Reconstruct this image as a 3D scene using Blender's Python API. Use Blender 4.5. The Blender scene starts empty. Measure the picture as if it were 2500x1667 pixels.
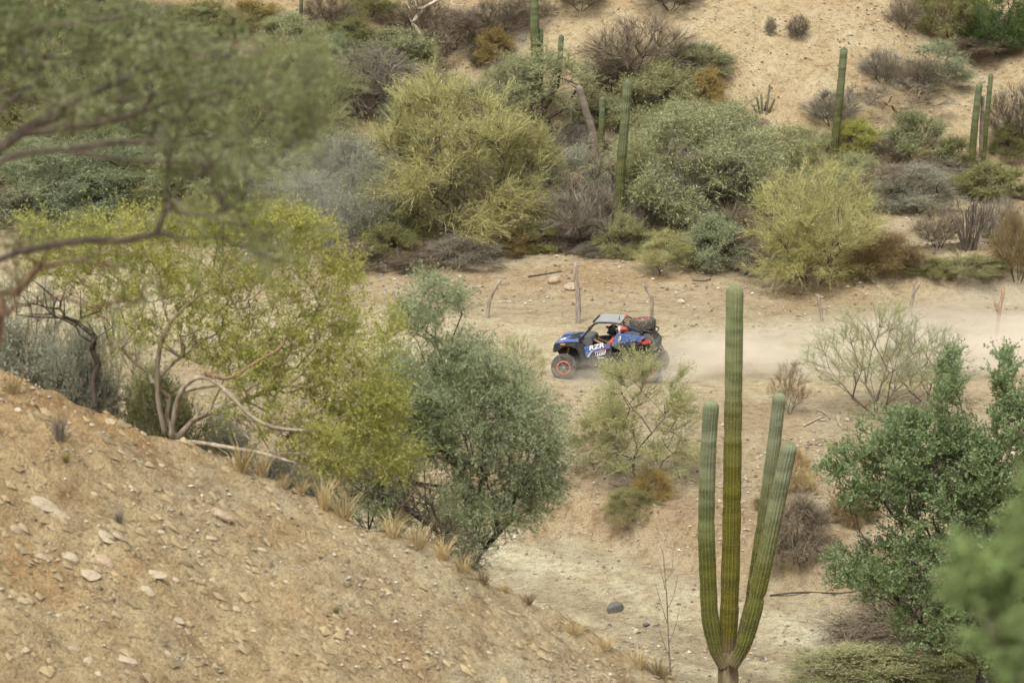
import bpy, bmesh, math, random
import numpy as np
from mathutils import Vector, Matrix

# ------------------------------------------------------------------ camera, sky, sun, exposure
S = bpy.context.scene
COL = S.collection
H, PITCH, F = 15.6, math.radians(12.0), 6000.0        # camera height, pitch, focal length in photo pixels
CP, SP = math.cos(PITCH), math.sin(PITCH)
cd = bpy.data.cameras.new('camera'); cam = bpy.data.objects.new('camera', cd); COL.objects.link(cam)
cam.location = (0, 0, H); cam.rotation_euler = (math.pi/2 - PITCH, 0, 0)
cd.sensor_width = 36; cd.lens = 36*F/2500; cd.clip_start = 0.1; cd.clip_end = 3000
cd.dof.use_dof = True; cd.dof.focus_distance = 71; cd.dof.aperture_fstop = 2.7
S.camera = cam
SUN_EL, SUN_AZ = math.radians(58), math.radians(200)   # azimuth clockwise from +Y (behind the camera, a little left)
w = bpy.data.worlds.new('World'); S.world = w; w.use_nodes = True
nt = w.node_tree; bg = nt.nodes['Background']
sky = nt.nodes.new('ShaderNodeTexSky'); sky.sky_type = 'NISHITA'; sky.sun_disc = False
sky.sun_elevation = SUN_EL; sky.sun_rotation = SUN_AZ; sky.dust_density = 6; sky.air_density = 1.0; sky.ozone_density = 1
hs = nt.nodes.new('ShaderNodeHueSaturation'); hs.inputs['Saturation'].default_value = 0.12   # overcast: nearly colourless sky
nt.links.new(sky.outputs[0], hs.inputs['Color']); nt.links.new(hs.outputs[0], bg.inputs[0]); bg.inputs[1].default_value = 0.12
sd = bpy.data.lights.new('sun', 'SUN'); sun = bpy.data.objects.new('sun', sd); COL.objects.link(sun)
sd.energy = 1.5; sd.angle = math.radians(16); sd.color = (1, 0.96, 0.84)
dv = Vector((math.sin(SUN_AZ)*math.cos(SUN_EL), math.cos(SUN_AZ)*math.cos(SUN_EL), math.sin(SUN_EL)))
sun.rotation_euler = dv.to_track_quat('Z', 'Y').to_euler()
S.view_settings.view_transform = 'Standard'; S.view_settings.look = 'None'
S.view_settings.exposure = 0.88; S.view_settings.gamma = 1; S.view_settings.use_curve_mapping = False
S.cycles.use_denoising = True; S.cycles.max_bounces = 8; S.cycles.diffuse_bounces = 3; S.cycles.transmission_bounces = 3
S.cycles.volume_bounces = 4; S.cycles.use_adaptive_sampling = True; S.cycles.adaptive_threshold = 0.015

# ------------------------------------------------------------------ small helpers
def tag(o, label=None, cat=None, group=None, kind=None):
    if label: o['label'] = label
    if cat: o['category'] = cat
    if group: o['group'] = group
    if kind: o['kind'] = kind
    return o
def link(o, parent=None):
    COL.objects.link(o)
    if parent: o.parent = parent
    return o
def empty(name, loc=(0, 0, 0), rz=0):
    o = bpy.data.objects.new(name, None); link(o); o.location = loc; o.rotation_euler = (0, 0, rz); o.empty_display_size = 0.2
    return o
def mesh_np(name, V, Fa, mat=None, smooth=False):
    """V (n,3), Fa (m,k) with one k"""
    V = np.asarray(V, np.float32); Fa = np.asarray(Fa, np.int32); m, k = Fa.shape
    me = bpy.data.meshes.new(name)
    me.vertices.add(len(V)); me.vertices.foreach_set('co', V.ravel())
    me.loops.add(m*k); me.loops.foreach_set('vertex_index', Fa.ravel())
    me.polygons.add(m); me.polygons.foreach_set('loop_start', np.arange(m, dtype=np.int32)*k)
    me.polygons.foreach_set('use_smooth', np.full(m, smooth))
    me.update(calc_edges=True)
    if mat: me.materials.append(mat)
    return me
def obj_me(name, me, parent=None):
    return link(bpy.data.objects.new(name, me), parent)
def obj_bm(name, bm, mat, parent=None, smooth=False):
    me = bpy.data.meshes.new(name); bmesh.ops.recalc_face_normals(bm, faces=bm.faces[:]); bm.to_mesh(me); bm.free()
    if smooth: me.polygons.foreach_set('use_smooth', np.full(len(me.polygons), True))
    me.materials.append(mat)
    return link(bpy.data.objects.new(name, me), parent)
def vnoise(x, y, seed=0):
    xi = np.floor(x).astype(np.int64); yi = np.floor(y).astype(np.int64); fx = x-xi; fy = y-yi
    fx = fx*fx*(3-2*fx); fy = fy*fy*(3-2*fy)
    def hsh(a, b):
        n = (a*374761393 + b*668265263 + seed*1274126177) & 0x7fffffff
        n = ((n ^ (n >> 13))*1274126177) & 0x7fffffff
        return ((n ^ (n >> 16)) & 0xffff)/65535.0
    return (hsh(xi, yi)*(1-fx)+hsh(xi+1, yi)*fx)*(1-fy)+(hsh(xi, yi+1)*(1-fx)+hsh(xi+1, yi+1)*fx)*fy
def fbm(x, y, seed=0, oct=4):
    r = 0; a = 1; t = 0
    for i in range(oct):
        r = r + a*vnoise(x*2**i, y*2**i, seed+i*17); t += a; a *= 0.5
    return r/t - 0.5
def sst(a, b, x):
    t = np.clip((x-a)/(b-a), 0, 1); return t*t*(3-2*t)

# ------------------------------------------------------------------ terrain height
def road_c(x):
    return np.where(x > 2, 69.8, 69.8 + (2-x)*0.5)
def wash_s(x, y):
    return y - (57.0 - 0.85*(np.clip(x, -1.5, 13)-1.5))
def spur(x, y):
    crest = 9.42 - 0.494*(np.clip(x, -16, 40)+6.7) + 0.35*fbm(x*0.55, y*0.1, 5)
    yc = 30 + 0.8*fbm(x*0.3, x*0, 9)
    d = y - yc
    return crest - np.where(d < 0, -0.52*d, 0.72*d) - 0.28*np.exp(-(d/0.8)**2) + 0.16*fbm(x*0.9, y*0.9, 31) + 0.0
def height(x, y):
    x = np.asarray(x, float); y = np.asarray(y, float)
    s = wash_s(x, y) + 1.6*fbm(x*0.35, y*0.35, 3)
    z = -1.5 + 0.95*sst(0, 1.5, s) + 0.55*sst(2, 11, s)
    z = z - 0.25*np.exp(-((s+4.5)/2.6)**2)
    z = z + 0.55*sst(79, 86, y + 2*fbm(x*0.2, y*0.2, 11)) + 0.18*fbm(x*0.25, y*0.25, 21)*sst(0, 4, s)
    bx = sst(8.5, 12.5, x)*(1-sst(22, 32, x))
    z = z + bx*1.15*np.exp(-((y-82.3-0.8*fbm(x*0.3, y*0, 4))/1.7)**2)*(1+0.7*fbm(x*0.9, y*0.9, 8))
    # far hillside
    toe = 103 + 3*fbm(x*0.06, y*0.02, 41)
    hill = np.maximum(y-toe, 0)
    g = 0.60 + 0.1*fbm(x*0.05, y*0.05, 51)
    hz = g*hill*np.minimum(1, hill/3+0.3)
    hz = np.where(hill > 34, g*34 + (hill-34)*0.22, hz)
    knoll = np.exp(-((x-9)/9.0)**2)*1.4*sst(104, 112, y)
    gully = 1.3*np.exp(-((x+2.5+0.25*(y-108))/2.2)**2)*sst(103, 108, y) + 1.8*np.exp(-((x-21-0.2*(y-112))/3.0)**2)*sst(106, 113, y)
    z = z + hz + knoll - gully - 0.55*np.abs(fbm(x*.55, y*.12, 63, 4))*sst(104, 108, y) + 0.5*fbm(x*0.3, y*0.3, 61)*sst(102, 108, y)
    # camera hill
    z = np.maximum(z, 13.6 - 0.62*np.maximum(y, -30) - 0.15*np.abs(x))
    sz = np.where(y < 60, spur(x, y), -99); nr = (sz > z) & (y < 36); z = np.maximum(z, sz)
    if nr.any():   # rills, clods and ledges of the near slope
        xx, yy = x[nr], y[nr]; dn = yy + .45*xx; al = xx - .45*yy
        z = z.copy(); z[nr] += .42*np.abs(fbm(al*.7, dn*2.2, 91, 5)) + .10*fbm(xx*4, yy*4, 95, 3) + .5*np.maximum(fbm(al*1.3, dn*3.4, 97, 3)-.13, 0) - .35*np.maximum(fbm(al*.9, dn*2.6, 98, 3)-.16, 0)
    rc = y - road_c(x)
    z = z + 0.05*(np.exp(-((rc-0.2)/0.35)**2) - 1.6*np.exp(-((rc+0.5)/0.25)**2) - 1.6*np.exp(-((rc-0.95)/0.25)**2))
    z = z + 0.07*fbm(x*1.6, y*1.6, 71) + 0.035*fbm(x*5, y*5, 81, 3)
    return z
def hgt(x, y): return float(height(np.array([x]), np.array([y]))[0])
def ray(u, v):
    dx, dy = (u-1250)/F, (833.5-v)/F
    return np.array([dx, CP + dy*SP, -SP + dy*CP])
def ground_at(u, v, ymin=40, ymax=220):
    d = ray(u, v); ys = np.arange(ymin, ymax, 0.05); t = ys/d[1]
    X = d[0]*t; Z = H + d[2]*t; hit = np.nonzero(Z <= height(X, ys))[0]
    i = hit[0] if len(hit) else len(ys)-1
    return Vector((X[i], ys[i], float(height(X[i:i+1], ys[i:i+1])[0])))
def at_depth(u, y):
    z = 0.0
    for _ in range(4):
        zc = y*CP - (z-H)*SP; x = (u-1250)/F*zc; z = hgt(x, y)
    return Vector((x, y, z))
def zc_of(p): return p[1]*CP - (p[2]-H)*SP
def z_at(v, y):
    d = ray(1250, v); return H + d[2]*y/d[1]
def pt(u, v, y):
    d = ray(u, v); t = y/d[1]; return Vector((d[0]*t, y, H + d[2]*t))

# ------------------------------------------------------------------ materials
def new_mat(name):
    m = bpy.data.materials.new(name); m.use_nodes = True; n = m.node_tree
    b = n.nodes['Principled BSDF']; b.inputs['Specular IOR Level'].default_value = 0.25
    return m, n, b
def N(n, t, **kw):
    x = n.nodes.new(t)
    for k, v in kw.items():
        if k in x.inputs: x.inputs[k].default_value = v
        else: setattr(x, k, v)
    return x
def mixc(n, fac, a, b, mode='MIX'):
    x = n.nodes.new('ShaderNodeMix'); x.data_type = 'RGBA'; x.blend_type = mode
    for i, v in ((0, fac), (6, a), (7, b)):
        if isinstance(v, bpy.types.NodeSocket): n.links.new(v, x.inputs[i])
        elif i == 0: x.inputs[0].default_value = v
        else: x.inputs[i].default_value = (*v, 1)
    return x.outputs[2]
def ramp(n, src, stops):
    r = n.nodes.new('ShaderNodeValToRGB'); n.links.new(src, r.inputs[0]); e = r.color_ramp.elements
    while len(e) < len(stops): e.new(0.5)
    for i, (p, c) in enumerate(stops):
        e[i].position = p; e[i].color = (*c, 1) if len(c) == 3 else c
    return r.outputs[0]
def bump(n, b, src, strength, dist):
    x = N(n, 'ShaderNodeBump', Strength=strength, Distance=dist); n.links.new(src, x.inputs['Height']); n.links.new(x.outputs[0], b.inputs['Normal'])
    return x
def plain(name, c, rough=0.6, metal=0.0, var=0.12, scale=6.0, dust=0.0):
    m, n, b = new_mat(name); tc = N(n, 'ShaderNodeTexCoord'); no = N(n, 'ShaderNodeTexNoise', Scale=scale, Detail=5)
    n.links.new(tc.outputs['Object'], no.inputs['Vector'])
    c0 = tuple(x*(1-var) for x in c); c1 = tuple(min(1, x*(1+var)) for x in c)
    out = ramp(n, no.outputs['Fac'], [(0.3, c0), (0.7, c1)])
    if dust:
        n2 = N(n, 'ShaderNodeTexNoise', Scale=scale*2.3, Detail=6); n.links.new(tc.outputs['Object'], n2.inputs['Vector'])
        f = ramp(n, n2.outputs['Fac'], [(0.4, (0, 0, 0)), (0.75, (dust, dust, dust))])
        out = mixc(n, f, out, (0.42, 0.35, 0.25))
    n.links.new(out, b.inputs['Base Color']); b.inputs['Roughness'].default_value = rough; b.inputs['Metallic'].default_value = metal
    return m
def leaf_mat(name, dark, light, trans=0.35, alt=None):
    m, n, b = new_mat(name); ge = N(n, 'ShaderNodeNewGeometry'); oi = N(n, 'ShaderNodeObjectInfo'); tc = N(n, 'ShaderNodeTexCoord')
    no = N(n, 'ShaderNodeTexNoise', Scale=1.1, Detail=3); n.links.new(tc.outputs['Object'], no.inputs['Vector'])
    st = [(0.0, dark), (0.91, light), (0.93, (0.15, 0.12, 0.085)), (1.0, (0.30, 0.25, 0.18))]   # a few dead twigs and leaves
    c = ramp(n, ge.outputs['Random Per Island'], st)
    f = ramp(n, no.outputs['Fac'], [(0.35, (0, 0, 0)), (0.65, (1, 1, 1))])
    c = mixc(n, f, c, mixc(n, 0.45, c, light))
    hv = N(n, 'ShaderNodeHueSaturation'); n.links.new(c, hv.inputs['Color'])
    mr = N(n, 'ShaderNodeMapRange'); mr.inputs[3].default_value = 0.85; mr.inputs[4].default_value = 1.15
    n.links.new(oi.outputs['Random'], mr.inputs[0]); n.links.new(mr.outputs[0], hv.inputs['Value'])
    n.links.new(hv.outputs[0], b.inputs['Base Color']); b.inputs['Roughness'].default_value = 0.55
    tr = N(n, 'ShaderNodeBsdfTranslucent'); n.links.new(hv.outputs[0], tr.inputs[0])
    mx = N(n, 'ShaderNodeMixShader'); mx.inputs[0].default_value = trans
    n.links.new(b.outputs[0], mx.inputs[1]); n.links.new(tr.outputs[0], mx.inputs[2]); n.links.new(mx.outputs[0], n.nodes['Material Output'].inputs[0])
    return m
def wood_mat(name, c0, c1):
    m, n, b = new_mat(name); tc = N(n, 'ShaderNodeTexCoord'); mp = N(n, 'ShaderNodeMapping'); mp.inputs['Scale'].default_value = (9, 9, 2)
    n.links.new(tc.outputs['Object'], mp.inputs[0]); no = N(n, 'ShaderNodeTexNoise', Scale=1.6, Detail=6); n.links.new(mp.outputs[0], no.inputs['Vector'])
    n.links.new(ramp(n, no.outputs['Fac'], [(0.3, c0), (0.7, c1)]), b.inputs['Base Color']); b.inputs['Roughness'].default_value = 0.9
    bump(n, b, no.outputs['Fac'], 0.5, 0.02)
    return m
M = {}
M['palo'] = leaf_mat('palo_verde_twigs', (0.23, 0.22, 0.085), (0.5, 0.475, 0.22), 0.42)
M['palo2'] = leaf_mat('palo_verde_green_twigs', (0.19, 0.195, 0.085), (0.44, 0.435, 0.215), 0.42)
M['mesq'] = leaf_mat('mesquite_leaf', (0.165, 0.18, 0.085), (0.42, 0.435, 0.235), 0.42)
M['grey'] = leaf_mat('grey_leaf', (0.19, 0.2, 0.14), (0.43, 0.43, 0.32), 0.42)
M['blue'] = leaf_mat('blue_green_leaf', (0.14, 0.175, 0.095), (0.36, 0.395, 0.235), 0.42)
M['sage'] = leaf_mat('near_mesquite_leaf', (0.165, 0.205, 0.10), (0.45, 0.505, 0.29), 0.42)
M['green'] = leaf_mat('creosote_leaf', (0.085, 0.13, 0.05), (0.27, 0.345, 0.165), 0.42)
M['dark'] = leaf_mat('dark_green_leaf', (0.035, 0.075, 0.022), (0.13, 0.2, 0.06), 0.42)
M['olive'] = leaf_mat('olive_leaf', (0.12, 0.13, 0.045), (0.32, 0.315, 0.13), 0.42)
M['yell'] = leaf_mat('yellow_green_leaf', (0.2, 0.205, 0.042), (0.47, 0.475, 0.135), 0.42)
M['oran'] = leaf_mat('ochre_leaf', (0.2, 0.14, 0.045), (0.38, 0.29, 0.105), 0.3)
M['rust'] = leaf_mat('rust_leaf', (0.15, 0.105, 0.045), (0.34, 0.25, 0.115), 0.42)
M['brown'] = leaf_mat('bare_brown_twigs', (0.085, 0.065, 0.042), (0.235, 0.19, 0.13), 0.1)
M['greyt'] = leaf_mat('bare_grey_twigs', (0.105, 0.09, 0.065), (0.265, 0.235, 0.18), 0.1)
M['straw'] = leaf_mat('straw', (0.34, 0.25, 0.11), (0.60, 0.48, 0.27), 0.3)
M['blur'] = leaf_mat('near_branch_leaf', (0.1, 0.118, 0.042), (0.35, 0.385, 0.175), 0.42)
M['sprigm'] = leaf_mat('near_sprig_leaf', (0.15, 0.22, 0.07), (0.36, 0.46, 0.19), 0.42)
M['wood'] = wood_mat('grey_brown_bark', (0.09, 0.07, 0.055), (0.22, 0.18, 0.145))
M['woodd'] = wood_mat('dark_bark', (0.035, 0.027, 0.022), (0.11, 0.085, 0.068))
M['woodp'] = wood_mat('pale_bark', (0.20, 0.16, 0.11), (0.44, 0.37, 0.28))
M['woodw'] = wood_mat('white_bark', (0.42, 0.33, 0.24), (0.66, 0.58, 0.48))
M['woodr'] = wood_mat('red_brown_bark', (0.16, 0.085, 0.045), (0.36, 0.25, 0.16))
M['post'] = wood_mat('weathered_post', (0.14, 0.11, 0.085), (0.34, 0.29, 0.235))
M['stone'] = plain('pale_stone', (0.36, 0.305, 0.22), 0.9, var=0.25, scale=3, dust=.8)
M['stones'] = plain('slope_stone', (0.315, 0.262, 0.18), 0.9, var=0.3, scale=3, dust=.6)
M['stoned'] = plain('dark_stone', (0.11, 0.105, 0.10), 0.9, var=0.3, scale=5)
M['stoneb'] = plain('brown_stone', (0.31, 0.24, 0.165), 0.9, var=0.3, scale=3)

def ground_mat():
    m, n, b = new_mat('desert_dirt'); at = N(n, 'ShaderNodeAttribute', attribute_name='dirt'); gr = N(n, 'ShaderNodeAttribute', attribute_name='grit')
    tc = N(n, 'ShaderNodeTexCoord')
    def noi(s, d=6, r=0.6):
        x = N(n, 'ShaderNodeTexNoise', Scale=s, Detail=d, Roughness=r); n.links.new(tc.outputs['Object'], x.inputs['Vector']); return x.outputs['Fac']
    a = noi(0.9); f = noi(7.0, 8, 0.7); g = noi(26.0, 6, 0.7)
    c = mixc(n, ramp(n, a, [(0.38, (0, 0, 0)), (0.66, (1, 1, 1))]), mixc(n, 1.0, at.outputs['Color'], (0.86, 0.80, 0.74), 'MULTIPLY'), at.outputs['Color'])
    md = noi(2.6, 7, 0.65)
    c = mixc(n, 1.0, c, ramp(n, md, [(0.33, (0.74, 0.68, 0.62)), (0.5, (1, 1, 1)), (0.7, (1.12, 1.11, 1.09))]), 'MULTIPLY')
    c = mixc(n, 1.0, c, ramp(n, f, [(0.32, (0.62, 0.56, 0.51)), (0.47, (1, 1, 1)), (0.72, (1.2, 1.18, 1.14))]), 'MULTIPLY')
    c = mixc(n, 1.0, c, ramp(n, g, [(0.34, (0.62, 0.58, 0.54)), (0.52, (1, 1, 1)), (0.7, (1.25, 1.25, 1.22))]), 'MULTIPLY')
    vo = N(n, 'ShaderNodeTexVoronoi', Scale=5.5); n.links.new(tc.outputs['Object'], vo.inputs['Vector'])
    wp = N(n, 'ShaderNodeSeparateColor'); n.links.new(vo.outputs['Color'], wp.inputs[0])
    ms = N(n, 'ShaderNodeMath', operation='LESS_THAN'); n.links.new(vo.outputs['Distance'], ms.inputs[0])
    mk = N(n, 'ShaderNodeMath', operation='MULTIPLY'); n.links.new(wp.outputs[0], mk.inputs[0]); mk.inputs[1].default_value = 0.30; n.links.new(mk.outputs[0], ms.inputs[1])
    m2 = N(n, 'ShaderNodeMath', operation='MULTIPLY'); n.links.new(ms.outputs[0], m2.inputs[0]); n.links.new(gr.outputs['Fac'], m2.inputs[1])
    peb = ramp(n, wp.outputs[1], [(0.0, (0.16, 0.12, 0.09)), (0.55, (0.34, 0.27, 0.19)), (1.0, (0.62, 0.56, 0.46))])
    c = mixc(n, m2.outputs[0], c, peb)
    n.links.new(c, b.inputs['Base Color']); b.inputs['Roughness'].default_value = 0.95; b.inputs['Specular IOR Level'].default_value = 0.1
    s1 = N(n, 'ShaderNodeMath', operation='MULTIPLY_ADD'); n.links.new(f, s1.inputs[0]); s1.inputs[1].default_value = 1.6; n.links.new(g, s1.inputs[2])
    bump(n, b, s1.outputs[0], 0.9, 0.07)
    return m
M['dirt'] = ground_mat()

# ------------------------------------------------------------------ terrain meshes
def build_terrain():
    def seg(*spec):
        out = []
        for a, b_, st in spec: out.append(np.arange(a, b_, st))
        return np.concatenate(out)
    xs = np.concatenate([-np.geomspace(230, 32, 18), seg((-30, -8.5, 0.3), (-8.5, 4, 0.085), (4, 20, 0.2), (20, 32, 0.4)), np.geomspace(32, 230, 18)])
    ys = np.concatenate([seg((-40, 16, 2.0), (16, 22, 0.3), (22, 31.5, 0.075), (31.5, 44, 0.25), (44, 62, 0.14), (62, 90, 0.16), (90, 122, 0.22), (122, 150, 1.0)), np.geomspace(150, 420, 16)])
    X, Y = np.meshgrid(xs, ys); Z = height(X, Y)
    near = spur(X, Y) >= Z - 0.6
    # colour of the dirt itself
    def C(*c): return np.array(c)
    col = np.zeros(X.shape+(3,)); col[:] = C(0.49, 0.395, 0.285)
    def lay(mask, c): 
        mm = np.clip(mask, 0, 1)[..., None]; col[:] = col*(1-mm) + C(*c)*mm
    n1 = fbm(X*0.45, Y*0.45, 101); n2 = fbm(X*0.12, Y*0.2, 102); n3 = fbm(X*1.3, Y*1.3, 103)
    s = wash_s(X, Y) + 1.6*fbm(X*0.35, Y*0.35, 3)
    lay(sst(0.0, 0.22, n1)*0.6, (0.43, 0.31, 0.20))
    lay(sst(78, 84, Y)*sst(-0.1, 0.2, n2+n3*0.5)*0.7, (0.44, 0.305, 0.19))
    rc = np.abs(Y - road_c(X) - 1.5 + 2*n2)
    lay((1-sst(2.6, 6.2, rc + 2.2*n1))*0.9, (0.60, 0.505, 0.365))
    lay((1-sst(0.15, 0.45, np.abs(np.abs(Y-road_c(X)-0.2)-0.75)+0.3*n3))*0.5, (0.64, 0.55, 0.41))
    lay((1-sst(-1.0, 0.6, s)), (0.50, 0.42, 0.31))
    st = fbm(X*0.55+Y*0.1, (Y+0.85*X)*2.2, 110)
    lay((1-sst(-1.5, 0.0, s))*sst(0.02, 0.16, st)*0.9, (0.66, 0.58, 0.44))
    lay((1-sst(-1.5, 0.0, s))*sst(0.02, 0.2, -st)*0.6, (0.40, 0.32, 0.235))
    lay(np.exp(-((s+2.2+1.2*n1)/1.0)**2)*.8, (0.64, 0.565, 0.43))
    lay((1-sst(-9, -6, s))*sst(-0.05, 0.2, n3)*0.6, (0.47, 0.43, 0.37))
    lay(sst(0.3, 1.2, s)*(1-sst(2.2, 4.0, s))*0.7, (0.43, 0.30, 0.20))
    hm = sst(102, 106, Y)
    lay(hm*0.9, (0.51, 0.40, 0.27)); lay(hm*sst(0, 0.2, n1+0.4*n3)*0.5, (0.47, 0.345, 0.22))
    lay(hm*(1-sst(-6, 0, X))*0.65, (0.42, 0.29, 0.18))
    lay(hm*(1-sst(0.6, 2.2, np.abs(X+1.2+0.0*Y-0.55*(Y-110))))*sst(0.0, 0.15, n3+0.1)*0.6, (0.40, 0.35, 0.30))
    nm = near.astype(float)
    lay(nm, (0.53, 0.40, 0.25)); lay(nm*sst(-0.02, 0.16, fbm(X*0.7, Y*0.9, 120))*0.7, (0.47, 0.385, 0.29))
    lay(nm*sst(0.02, 0.2, fbm(X*0.9+Y*0.4, Y*1.6, 121))*0.6, (0.50, 0.325, 0.165))
    lay(nm*sst(-5.2, -6.6, X)*0+nm*(1-sst(-6.5, -3.5, X))*sst(26, 30, Y)*0.55, (0.50, 0.31, 0.15))
    lay(nm*sst(-4.5, 0, X + 2*n1)*.6, (0.49, 0.41, 0.30))
    lay(nm*sst(0.08, 0.2, fbm(X*2.3, Y*2.3, 123))*0.45, (0.40, 0.27, 0.155))
    grit = (1-near)*.7*np.clip(0.15 + 0.9*n1 + hm*0.1 + (1-sst(-8, -5, s))*0.6 + sst(78, 84, Y)*(1-hm)*0.25 + nm*0.25 - (1-sst(1.5, 4, rc))*0.3, 0, 1)
    lum = col @ np.array([.3, .6, .1]); col = (lum[..., None]*.14 + col*.86)*np.array([.96, 1.0, .89])*.87
    ny, nx = X.shape
    gy, gx = np.gradient(Z, ys, xs); NR = np.stack([-gx, -gy, np.ones_like(Z)], -1); NR /= np.linalg.norm(NR, axis=-1, keepdims=True)
    idx = np.arange(ny*nx).reshape(ny, nx)
    Q = np.stack([idx[:-1, :-1], idx[:-1, 1:], idx[1:, 1:], idx[1:, :-1]], -1).reshape(-1, 4)
    xc = (X[:-1, :-1]+X[1:, 1:]).ravel()/2; yc = (Y[:-1, :-1]+Y[1:, 1:]).ravel()/2
    nf = near[:-1, :-1].ravel(); sf = s[:-1, :-1].ravel(); rf = rc[:-1, :-1].ravel()
    cls = np.zeros(len(Q), int)
    cls[rf < 3.2] = 1; cls[(sf < 0.3)] = 2; cls[yc > 104] = 3; cls[nf & (yc < 60)] = 4; cls[(yc < 60) & ~nf & (yc < 20)] = 0
    V = np.stack([X, Y, Z], -1).reshape(-1, 3); CA = np.concatenate([col.reshape(-1, 3), np.ones((ny*nx, 1))], 1); G = grit.ravel(); NR = NR.reshape(-1, 3)
    for k, nm_ in enumerate(['ground', 'dirt_road', 'dry_wash', 'hillside', 'near_slope']):
        q = Q[cls == k]
        if not len(q): continue
        u, inv = np.unique(q, return_inverse=True)
        me = mesh_np(nm_, V[u], inv.reshape(q.shape), M['dirt'], True)
        a = me.attributes.new('dirt', 'FLOAT_COLOR', 'POINT'); a.data.foreach_set('color', CA[u].astype(np.float32).ravel())
        a = me.attributes.new('grit', 'FLOAT', 'POINT'); a.data.foreach_set('value', G[u].astype(np.float32))
        me.normals_split_custom_set_from_vertices(NR[u].tolist())
        tag(obj_me(nm_, me), {'ground': 'tan stony dirt around the track', 'dirt_road': 'pale dusty dirt track the buggy drives on', 'dry_wash': 'pale sandy dry wash in the lower middle',
            'hillside': 'bare sandy hillside rising behind the trees', 'near_slope': 'near dirt slope strewn with pale stones'}[nm_], kind='structure')
build_terrain()
# ------------------------------------------------------------------ plants: skeleton, wood, twigs and leaves
def nrm(a): return a/np.maximum(np.linalg.norm(a, axis=-1, keepdims=True), 1e-9)
def grow(rng, pts, base, bf=0.35, step=0.5, wob=0.12, rtip=0.008, expo=0.48):
    """join the crown points to the base along short paths; returns P, parent, radius"""
    P = [np.array(b, float) for b in base]; par = [-1]*len(P); L = [0.0]*len(P)
    order = np.argsort(np.linalg.norm(pts-np.mean(base, axis=0), axis=1)); A = np.array(P); Lp = np.array(L); T0 = [np.zeros(3)]*len(P)
    for i in order:
        p = pts[i]; d = np.linalg.norm(A-p, axis=1); cost = d + bf*Lp + np.where(A[:, 2] > p[2]+0.3, 0.6*d, 0)
        j = int(np.argmin(cost)); dist = d[j]; k = max(1, int(dist/step)); a = A[j]; prev = j; new = []
        tdir = nrm(A[j]-A[par[j]]) if par[j] >= 0 else np.array([0, 0, 0.6])
        for q in range(1, k+1):
            t = q/k; pos = a + (p-a)*t + tdir*dist*0.22*t*(1-t)*2 + (rng.normal(0, wob*min(dist, 1.2)/k**0.5, 3) if q < k else 0)
            P.append(pos); par.append(prev); L.append(L[prev]+dist/k); prev = len(P)-1; new.append(pos)
        A = np.vstack([A, new]); Lp = np.array(L)
    P = np.array(P); par = np.array(par); n = len(P); tips = np.zeros(n); ch = np.zeros(n, int)
    for i in range(n):
        if par[i] >= 0: ch[par[i]] += 1
    tips[ch == 0] = 1
    for i in range(n-1, -1, -1):
        if par[i] >= 0: tips[par[i]] += tips[i]
    return P, par, rtip*np.maximum(tips, 1)**expo, tips
def tubes(P0, P1, R0, R1, S_):
    d = nrm(P1-P0); up = np.where(np.abs(d[:, 2:3]) > 0.9, np.array([[1.0, 0, 0]]), np.array([[0, 0, 1.0]])); a = nrm(np.cross(d, up)); b = np.cross(d, a)
    th = np.arange(S_)*2*np.pi/S_; c, s = np.cos(th)[None, :, None], np.sin(th)[None, :, None]
    ring = a[:, None]*c + b[:, None]*s
    V = np.stack([P0[:, None]+ring*R0[:, None, None], P1[:, None]+ring*R1[:, None, None]], 1); E = len(P0)
    base = (np.arange(E)*2*S_)[:, None]; i = np.arange(S_); j = (i+1) % S_
    Q = np.stack([base+i, base+j, base+S_+j, base+S_+i], -1).reshape(-1, 4)
    return V.reshape(-1, 3), Q
def quads(C_, D, W, L, Wd):
    """diamonds centred at C_, along D, across W"""
    V = np.stack([C_-D*L[:, None]*0.5, C_+W*Wd[:, None]*0.5, C_+D*L[:, None]*0.5, C_-W*Wd[:, None]*0.5], 1).reshape(-1, 3)
    return V, np.arange(len(V)).reshape(-1, 4)
def rvec(rng, n): return nrm(rng.normal(size=(n, 3)))
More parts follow.
